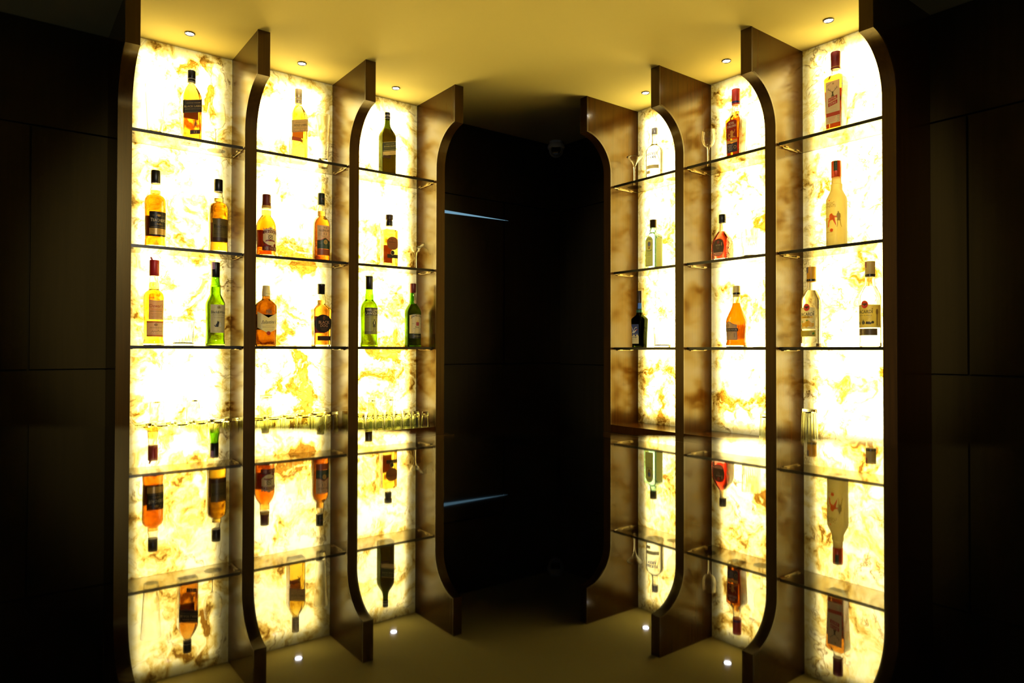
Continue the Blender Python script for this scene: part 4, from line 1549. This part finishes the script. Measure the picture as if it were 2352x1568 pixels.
# --- right run, rightmost bay ----------------------------------------------------------------------------------------
PT = .25
prof = [(0, 24.5, 17, 3, 'k'), (3, 26, 18.5, 3.5), (60, 27.5, 19, 3.5), (174, 32, 21, 3.5, 'k'), (180, 30, 20, 5), (187, 20, 16, 8), (190, 15, 13.6, 12, 'k'), (194, 13.4, 13.4, 13.2), (206, 13, 13, 12.9), (258, 12, 12, 11.9)]
root, sk, bk = bottle(RIGHT, -1.116, 2.17, 1, 'tall tapered whisky bottle with cream stag label and burgundy cap', prof, CLEAR, AMBER, 186, wall=2.6, base=12)
cap = cap_lathe(root, 'cap', [(14.5, 207), (15.2, 208.5), (15.2, 212), (14.7, 213), (14.7, 240), (15, 241), (15, 262), (14.2, 264)], foil((112, 34, 34), .35))
band(cap, 'gold_ring', [(14.8, 212), (15.4, 212.4), (15.4, 213.4), (14.8, 214)], GOLD)
a, b, done = lab(root)
rf = lambda z: 22 + (z - 30) / 140 * 4
patch(a, sk, K(224, 206, 150), -23, 23, 30, 166, n=18, m=12)
st = K(84, 70, 40)
for sg in (-1, 1):
    stroke(b, sk, st, [(sg * 2, 131), (sg * 8, 136), (sg * 13, 140), (sg * 13.5, 146)], 1.2)
    stroke(b, sk, st, [(sg * 8, 136), (sg * 8.5, 142)], 1.)
    stroke(b, sk, st, [(sg * 12, 139), (sg * 17, 142)], 1.)
poly(b, sk, st, [(-3, 132), (3, 132), (2, 124), (5, 116), (-5, 116), (-2, 124)])
text(b, sk, K(110, 96, 60), 'SUPERIOR', -13, 157, 15, 2.6, .5)
disc(b, sk, K(150, 130, 80), 2, 157, 3)
sl = lambda c: (lambda s: c + .22 * s)
patch(b, sk, K(156, 50, 36), -15, 15, sl(103), sl(115), .0005, 10, 2)
patch(b, sk, K(156, 50, 36), -15, 15, sl(88), sl(100), .0005, 10, 2)
text(b, sk, K(232, 214, 176), 'ROYAL', 0, 109, 26, 7.5, .22, bold=.03, eps=.0007)
text(b, sk, K(232, 214, 176), 'STAG', 0, 94, 22, 7.5, .22, bold=.03, eps=.0007)
lines(b, sk, K(190, 130, 90), 0, 82, 28, 2, 4)
lines(b, sk, K(170, 150, 100), 0, 72, 30, 2, 4)
patch(b, sk, K(156, 58, 34), -22.5, 22.5, 53, 65, .0005, 14, 2)
lines(b, sk, K(206, 120, 80), 4, 60, 22, 2, 4)
lines(b, sk, K(190, 120, 96), -4, 49, 26, 4, 4, h=1.6)
lines(b, sk, K(90, 76, 44), 18, 49, 7, 4, 5, h=1.2)
done()
a, b, done = lab(root, 'back_label')
patch(a, bk, paper((136, 60, 14), .22), -24, 24, 24, 148)
patch(b, bk, K(150, 56, 22), -24, 24, 108, 120, .0005)
done()

PT = .5
prof = [(0, 28.5, 28.5, 28.4, 'k'), (3, 31, 31, 30.9), (80, 31, 31, 30.9), (146, 31.4, 31.4, 31.3), (160, 29, 29, 28.9), (174, 22.5, 22.5, 22.4), (184, 18.2, 18.2, 18.1), (190, 17.2, 17.2, 17.1), (204, 17, 17, 16.9, 'k'), (206, 15, 15, 14.9), (228, 14.2, 14.2, 14.1), (274, 13.4, 13.4, 13.3)]
FR = frosted('frosted_white', (1., .98, .88), (.60, .56, .36), .6)
root, sk, bk = bottle(RIGHT, -1.115, 2.17, 2, 'frosted white vodka bottle with orange cap and dancing figures', prof, FR, None, 200)
cap = cap_lathe(root, 'cap', [(14.6, 226), (15.3, 227), (15.3, 277), (14.4, 279)], foil((206, 72, 24), .3))
a, b, done = lab(cap, 'tax_label')
skc = Skin([(.227, .0153, .0153, .0152), (.279, .0153, .0153, .0152)])
patch(a, skc, K(70, 84, 40), -1, 10, 246, 278, .0004)
lines(b, skc, K(30, 40, 26), 4, 272, 8, 4, 7, h=2)
done()
mb = MB()
tx = K(112, 88, 40)
text(mb, sk, tx, 'MAGIC', -8, 139, 34, 8.5)
text(mb, sk, tx, 'MOMENTS', -8, 130, 40, 7.5)
disc(mb, sk, K(196, 110, 50), -8, 149, 2.6, 2.6, .00045)
for sg in (-1, 1):
    stroke(mb, sk, K(176, 140, 70), [(-8 + sg * 2, 151), (-8 + sg * 9, 156)], .9)
og = K(206, 96, 24)
poly(mb, sk, og, [(-6, 105), (1, 107), (4, 101), (8, 98), (16, 97), (15, 93), (9, 92), (13, 72), (14, 64), (10, 72), (3, 86), (-5, 84), (-9, 76), (-9, 66), (-14, 62), (-13, 76), (-12, 84), (-7, 91), (-9, 98)])
gr = K(150, 134, 80)
poly(mb, sk, gr, [(18, 112), (22, 112), (22, 107), (26, 104), (27, 92), (25, 90), (27, 82), (15, 82), (17, 90), (14, 92), (15, 103), (18, 107)])
stroke(mb, sk, gr, [(18, 83), (17, 66), (15, 62)], 2)
stroke(mb, sk, gr, [(24, 83), (28, 66), (30, 62)], 2)
poly(mb, sk, gr, [(-26, 96), (-19, 96), (-20, 84), (-16, 64), (-19, 63), (-24, 82), (-27, 62), (-30, 62), (-29, 84)])
stroke(mb, sk, og, [(-25, 94), (-14, 91), (-8, 92)], 2)
disc(mb, sk, K(220, 96, 40), -1, 53, 5.5, 5.5, .00045)
text(mb, sk, K(130, 100, 50), 'Orange', -8, 47, 26, 6, shear=.3)
lines(mb, sk, K(140, 112, 60), -6, 40, 20, 2, 4.5)
mb.build('printed_figures', None, root, fix=False)


PT = .32


def rum(a_, label, H, r, cap_col, lab_col, cut, second, flav):
    prof = [(0, r - 3, r - 3, r - 3.1, 'k'), (3, r, r, r - .1), (120, r, r, r - .1), (154, r, r, r - .1), (166, r - 3, r - 3, r - 3.1), (182, 21, 21, 20.9), (190, 16.5, 16.5, 16.4), (194, 15.2, 15.2, 15.1), (196, 15, 15, 14.9, 'k'), (200, 14.2, 14.2, 14.1), (220, 13.8, 13.8, 13.7), (H - 5, 13, 13, 12.9)]
    root, sk, bk = bottle(RIGHT, a_, 2.17, 3, label, prof, CLEAR, CLEARL, 188, 6 if flav else 0, wall=2.8, base=13)
    cap = cap_lathe(root, 'cap', [(14, 217), (14.5, 218), (14.5, H - 2), (13.7, H)], paper(cap_col, .35))
    band(cap, 'black_band', [(14.4, 219), (14.9, 219.4), (14.9, 225.6), (14.4, 226)], BLACKP)
    skc = Skin([(.218, .0145, .0145, .0144), (.267, .0145, .0145, .0144)])
    a, b, done = lab(cap, 'tax_label')
    patch(a, skc, K(120, 110, 96) if flav else K(150, 84, 70), -17, -4, 246, 265.5, .0004)
    lines(b, skc, K(70, 70, 80), -10, 262, 9, 3, 5, h=2)
    done()
    a, b, done = lab(root)
    s1 = r * 1.5
    tp = lambda s: 130 + (3 * math.exp(-((s + 2) / 13) ** 2) if cut else 0)
    patch(a, sk, K(*lab_col), -r * 1.35, (24 if flav else s1), 60, tp, n=26)
    disc(b, sk, K(196, 176, 110), -3, 131, 11.4, 12.8, .0005)
    disc(b, sk, K(196, 58, 34), -3, 131, 10.2, 11.6, .0006)
    bt = K(60, 50, 24)
    poly(b, sk, bt, [(-11, 134), (-7, 135), (-5, 133), (-3, 136), (-1, 133), (1, 135), (5, 134), (3, 130), (0, 130), (-3, 126), (-6, 130), (-9, 130)], .0008)
    text(b, sk, K(28, 26, 22), 'BACARDI', -4, 109, 47, 10.5, bold=.02)
    stroke(b, sk, K(28, 26, 22), [(17.8, 115.6), (20.4, 118.6)], 1.6)
    if flav:
        patch(b, sk, K(222, 184, 40), -26, 16, 95.5, 102.5, .0004, 12, 1)
        text(b, sk, K(34, 30, 20), 'LIMON', -4, 99, 22, 4.6, bold=.03, eps=.0006)
        stroke(b, sk, K(34, 30, 20), [(2.4, 101.8), (4, 103.4)], .9, .0006)
        lines(b, sk, K(150, 130, 80), -4, 93, 22, 1, 3)
        patch(b, sk, K(218, 176, 40), -22, 20, lambda s: 67 + 2 * math.sin(s * .4), lambda s: 84 + 5 * math.sin(s * .21 + 1.3), .0004, 20, 3)
        gn = K(96, 140, 50)
        poly(b, sk, gn, [(-24, 84), (-19, 88), (-18, 84), (-22, 80)])
        poly(b, sk, gn, [(-6, 88), (-1, 91), (3, 88), (-2, 86)])
        poly(b, sk, gn, [(13, 87), (16, 83), (20, 88), (17, 82)])
        poly(b, sk, gn, [(-28, 70), (-24, 76), (-23, 68)])
        lines(b, sk, K(120, 110, 70), -4, 64, 30, 1, 3)
    else:
        text(b, sk, K(110, 96, 50), 'CARTA BLANCA', -4, 97, 44, 4.4, bold=.01)
        lines(b, sk, K(96, 84, 44), -4, 91, 34, 3, 4)
        dm = K(66, 60, 40)
        disc(b, sk, dm, -7, 75, 5.5, 5.5, .0005)
        stroke(b, sk, dm, [(-7, 79), (-7, 84)], 2.4)
        poly(b, sk, dm, [(0, 71), (15, 70), (18, 74), (12, 78), (2, 79)])
        disc(b, sk, dm, 20, 76, 4, 4, .0005)
        poly(b, sk, dm, [(-26, 70), (-18, 70), (-19, 79), (-24, 79)])
        stroke(b, sk, K(120, 100, 50), [(33, 66), (33, 116)], 3)
        disc(b, sk, K(120, 96, 44), 33, 108, 4, 9, .0005)
        stroke(b, sk, K(140, 120, 60), [(-36, 63), (40, 63)], .8)
    done()
    a, b, done = lab(root, 'lower_label')
    if flav:
        patch(a, sk, K(150, 134, 40), -r * 1.35, 25, 35, 55, n=22)
        lines(b, sk, K(70, 64, 24), -5, 50, 36, 4, 4, h=1.)
        poly(b, sk, K(60, 120, 40), [(16, 40), (22, 45), (20, 50), (14, 46)])
    else:
        patch(a, sk, foil((92, 76, 46), .25), -r * 1.3, 34, 36, 57, n=22)
        lines(b, sk, K(60, 50, 34), 0, 50, 50, 2, 6, h=1.2)
    done()


rum(-1.201, 'clear rum bottle with yellow cap and lemon label, bottom shelf of rightmost bay', 267, 32, (206, 160, 40), (226, 212, 150), True, True, True)
rum(-1.010, 'clear rum bottle with olive gold label and tan cap beside the right end panel', 266, 31, (176, 158, 92), (176, 156, 66), True, False, False)


# ------------------------------------------------------------------ glassware
def stemware(fr, a, v, lev, label, bowl, stem_h, foot_r, name, k=1., group=None):
    """bowl: outer (r, z above the stem) from bottom to rim, mm"""
    root = empty(name, fr.w(a, v, SHELF_TOP[lev]))
    tag(root, label, 'glass', group)
    t = .9
    ou = [(r / 1000 * k, (z + stem_h) / 1000 * k) for r, z in bowl]
    inn = [((r - t) / 1000 * k, (z + stem_h) / 1000 * k) for r, z in bowl if r > 2.5]
    inn[0] = (max(.0006, inn[0][0] * .4), inn[0][1] + .0018)
    mb = MB()
    mb.lathe([(.0012, ou[0][1] - .0006)] + ou + list(reversed(inn)), n=36)
    mb.build('bowl', CLEAR, root, smooth=50)
    mb = MB()
    h = stem_h / 1000 * k
    mb.lathe([(.0046 * k, .0042), (.0034 * k, .010), (.0030 * k, h * .5), (.0034 * k, h * .85), (.0052 * k, h - .0009)], n=20)
    mb.build('stem', CLEAR, root, smooth=50)
    mb = MB()
    f_ = foot_r / 1000 * k
    mb.lathe([(f_ * .97, .0), (f_, .0007), (f_ * .96, .0015), (f_ * .5, .0024), (.0052 * k, .0040)], n=36)
    mb.build('foot', CLEAR, root, smooth=40)
    return root


WINE = [(3, 0), (12, 3), (22, 12), (29, 28), (31, 44), (29.5, 62), (27, 78), (25, 90)]
SMALLWINE = [(3, 0), (12, 3), (20, 12), (25, 26), (26, 40), (24.5, 54), (23, 66)]
MARTINI = [(3, 0), (7, 6), (10, 14), (14, 20), (24, 31), (34, 42)]
MARG = [(3, 0), (10, 3), (17, 10), (20, 19), (21.5, 23), (30, 27), (38, 36), (38.5, 42)]
stemware(LEFT, .622, 2.53, 1, 'large clear wine glass right of the black labelled square bottle', WINE, 68, 30, 'wine_glass')
stemware(LEFT, .902, 2.53, 2, 'clear wine glass between the two whisky bottles on the middle bay second shelf', WINE, 56, 28, 'wine_glass', .94)
stemware(LEFT, 1.419, 2.53, 2, 'margarita glass beside the bottle with a copper label', MARG, 72, 30, 'cocktail_glass', 1.02)
stemware(RIGHT, -1.996, 2.18, 1, 'martini glass on the top shelf left of the vodka bottle', MARTINI, 80, 31, 'martini_glass')
stemware(RIGHT, -1.806, 2.20, 1, 'clear wine glass half hidden by the divider beside the vodka bottle', SMALLWINE, 54, 26, 'wine_glass')
stemware(RIGHT, -1.619, 2.18, 1, 'wine glass on the top shelf in front of the wooden divider', SMALLWINE, 72, 29, 'wine_glass', 1.02)
stemware(RIGHT, -1.408, 2.20, 1, 'wine glass right of the bottle with the red lion label', SMALLWINE, 72, 28, 'wine_glass', 1.04)
stemware(RIGHT, -1.414, 2.205, 3, 'wine glass right of the orange liqueur bottle', WINE, 50, 30, 'wine_glass', .86)


TINT = glass('soda_glass', (.93, .945, .85), 1.5)


def tumbler(fr, a, v, lev, label, h, rt, rb, base, flutes=0, inverted=False, name='tumbler', group=None, proto=None, fh=1.):
    p = fr.w(a, v, SHELF_TOP[lev])
    if proto:
        o = proto.copy()
        C.objects.link(o)
        o.location = (p.x, p.y, p.z + (h / 1000 if inverted else 0))
        o.rotation_euler = (PI if inverted else 0, 0, random.uniform(0, 6))
    else:
        h_, t = h / 1000, .0018
        rt, rb, base = rt / 1000, rb / 1000, base / 1000
        R_ = lambda z: rb + (rt - rb) * z / h_
        outer = [(rb * .93, 0), (rb, .0015)] + [(R_(h_ * q), h_ * q) for q in (.12, .25, .4, .42, .6, .8, .985)] + [(rt - .0008, h_)]
        inner = [(rt - t + .0002, h_ * .995)] + [(R_(h_ * q) - t, h_ * q) for q in (.8, .6, .42)] + [(R_(base) - t - .0006, base + .004), (R_(base) - t - .005, base)]
        mb = MB()
        mb.lathe(outer + inner, n=96 if flutes else 36, flute=(flutes, .022, .0016, h_ * fh, len(outer)) if flutes else None)
        o = mb.build(name, TINT if inverted else CLEAR, None, smooth=40)
        o.location = (p.x, p.y, p.z + (h_ if inverted else 0))
        if inverted:
            o.rotation_euler = (PI, 0, 0)
    for key in ('label', 'category', 'group'):
        if key in o:
            del o[key]
    tag(o, label, 'glass', group)
    return o


tumbler(LEFT, .426, 2.515, 1, 'tall tapered beer glass left of the black labelled square bottle', 172, 31, 22, 14, name='beer_glass')
tumbler(LEFT, 1.006, 2.515, 1, 'tall slim beer glass right of the gold labelled square bottle', 195, 27, 18, 22, name='beer_glass')
tumbler(LEFT, .521, 2.53, 3, 'fluted tumbler between the tan labelled and the green whisky bottles', 82, 35, 33, 8, 22, fh=.62)
tumbler(RIGHT, -1.862, 2.20, 3, 'fluted tumbler right of the dark bottle with a bird label', 82, 35, 33, 8, 26, fh=.62)
tumbler(RIGHT, -1.449, 2.20, 2, 'tall fluted tumbler right of the squat red rum bottle', 108, 34, 31, 8, 24, fh=.55)

# upside-down glasses standing on the cabinet floors
G = 'upside-down tumblers on the cabinet floor'
first = None
for a_, v_ in ((.392, 2.472), (.449, 2.475), (.506, 2.472), (.563, 2.474), (.618, 2.473), (.666, 2.482)):
    o = tumbler(LEFT, a_, v_, 0, 'upside-down tumbler in the front row on the leftmost bay floor', 80, 26.5, 24, 10, 0, True, group=G + ', leftmost bay front', proto=first)
    first = first or o
for a_, v_ in ((.42, 2.521), (.477, 2.522), (.535, 2.521), (.592, 2.522), (.647, 2.530)):
    tumbler(LEFT, a_, v_, 0, 'upside-down tumbler in the second row on the leftmost bay floor', 80, 26.5, 24, 10, 0, True, group=G + ', leftmost bay second row', proto=first)
for a_, t_ in ((.4485, 'left'), (.5635, 'right')):
    tumbler(LEFT, a_, 2.5695, 0, 'taller upside-down glass standing behind the tumblers, %s one in the leftmost bay' % t_, 150, 24.5, 22.5, 9, 0, True, name='highball_glass')
for a_, v_ in ((.757, 2.470), (.812, 2.475), (.868, 2.478), (.924, 2.482), (.980, 2.490), (1.041, 2.505)):
    tumbler(LEFT, a_, v_, 0, 'upside-down tumbler in the front row on the left middle bay floor', 80, 26.5, 24, 10, 0, True, group=G + ', middle bay front', proto=first)
for a_, v_ in ((.785, 2.522), (.842, 2.525), (.898, 2.530), (.955, 2.541), (1.012, 2.556)):
    tumbler(LEFT, a_, v_, 0, 'upside-down tumbler in the second row on the left middle bay floor', 80, 26.5, 24, 10, 0, True, group=G + ', middle bay second row', proto=first)
tumbler(LEFT, .8135, 2.571, 0, 'taller upside-down glass standing behind the tumblers of the left middle bay', 150, 24.5, 22.5, 9, 0, True, name='highball_glass')
first = None
for r_, (v_, t_) in enumerate(((2.462, 'front'), (2.503, 'second'), (2.544, 'back'))):
    for i in range(8 if r_ == 0 else 7):
        o = tumbler(LEFT, 1.141 + .041 * i + (.0205 if r_ == 1 else 0), v_ + .002 * math.sin(i * 2.3), 0, 'small upside-down shot glass in the %s row, bay beside the dark corner' % t_, 62, 18.5, 13, 9, 0, True, 'shot_glass', 'shot glasses, %s row' % t_, first)
        first = first or o
for a_, t_ in ((1.2435, 'left'), (1.3255, 'right')):
    tumbler(LEFT, a_, 2.578, 0, 'taller upside-down glass behind the shot glasses, %s one of the pair' % t_, 122, 16.8, 14.8, 12, 0, True, name='shooter_glass')
tumbler(RIGHT, -1.383, 2.195, 0, 'upside-down glass on the right middle bay floor half behind the divider', 92, 26, 22, 9, 0, True)
tumbler(RIGHT, -1.206, 2.165, 0, 'fluted upside-down glass on the rightmost bay floor', 124, 27, 23, 9, 16, True, fh=.9)

# ------------------------------------------------------------------ lights, lens
# two unseen spots added behind the guests' side, front-lighting the labels
for sx, aim in ((1.2, LEFT.w(.92, 2.45, EYE + .22)), (-1.2, RIGHT.w(-1.52, 2.12, EYE + .22))):
    sp = bpy.data.lights.new('added_spot', 'SPOT')
    sp.energy, sp.spot_size, sp.spot_blend, sp.shadow_soft_size = SPOT_W, math.radians(25), .45, .05
    sp.color = (1, .88, .68)
    so = bpy.data.objects.new('added_spot', sp)
    C.objects.link(so)
    so.location = (sx, -1.1, CEIL - .06)
    so.rotation_euler = (aim - so.location).to_track_quat('-Z', 'Y').to_euler()

w = bpy.data.worlds.new('World')
SC.world = w
w.use_nodes = True
w.node_tree.nodes['Background'].inputs['Color'].default_value = (.75, .88, 1, 1)
w.node_tree.nodes['Background'].inputs['Strength'].default_value = .11

cam = bpy.data.cameras.new('Camera')
cam.lens, cam.sensor_width = 24., 36.
cam.dof.use_dof = True
cam.dof.focus_distance = 2.45
cam.dof.aperture_fstop = 5.6
cam.clip_start = .02
co = bpy.data.objects.new('Camera', cam)
C.objects.link(co)
co.location = (0, 0, EYE)
pitch = math.atan(19 / 1568)
co.matrix_world = Matrix.Translation((0, 0, EYE)) @ Matrix.Rotation(PI / 2 + pitch, 4, 'X') @ Matrix.Rotation(.002, 4, 'Z')
SC.camera = co

SC.view_settings.view_transform = 'Standard'
SC.view_settings.look = 'None'
SC.view_settings.gamma = 1
SC.view_settings.use_curve_mapping = False
SC.view_settings.exposure = 0.
cy = SC.cycles
cy.max_bounces = 24
cy.diffuse_bounces = 5
cy.glossy_bounces = 8
cy.transmission_bounces = 22
cy.transparent_max_bounces = 8
cy.sample_clamp_indirect = 8.
cy.blur_glossy = .3
cy.use_denoising = True
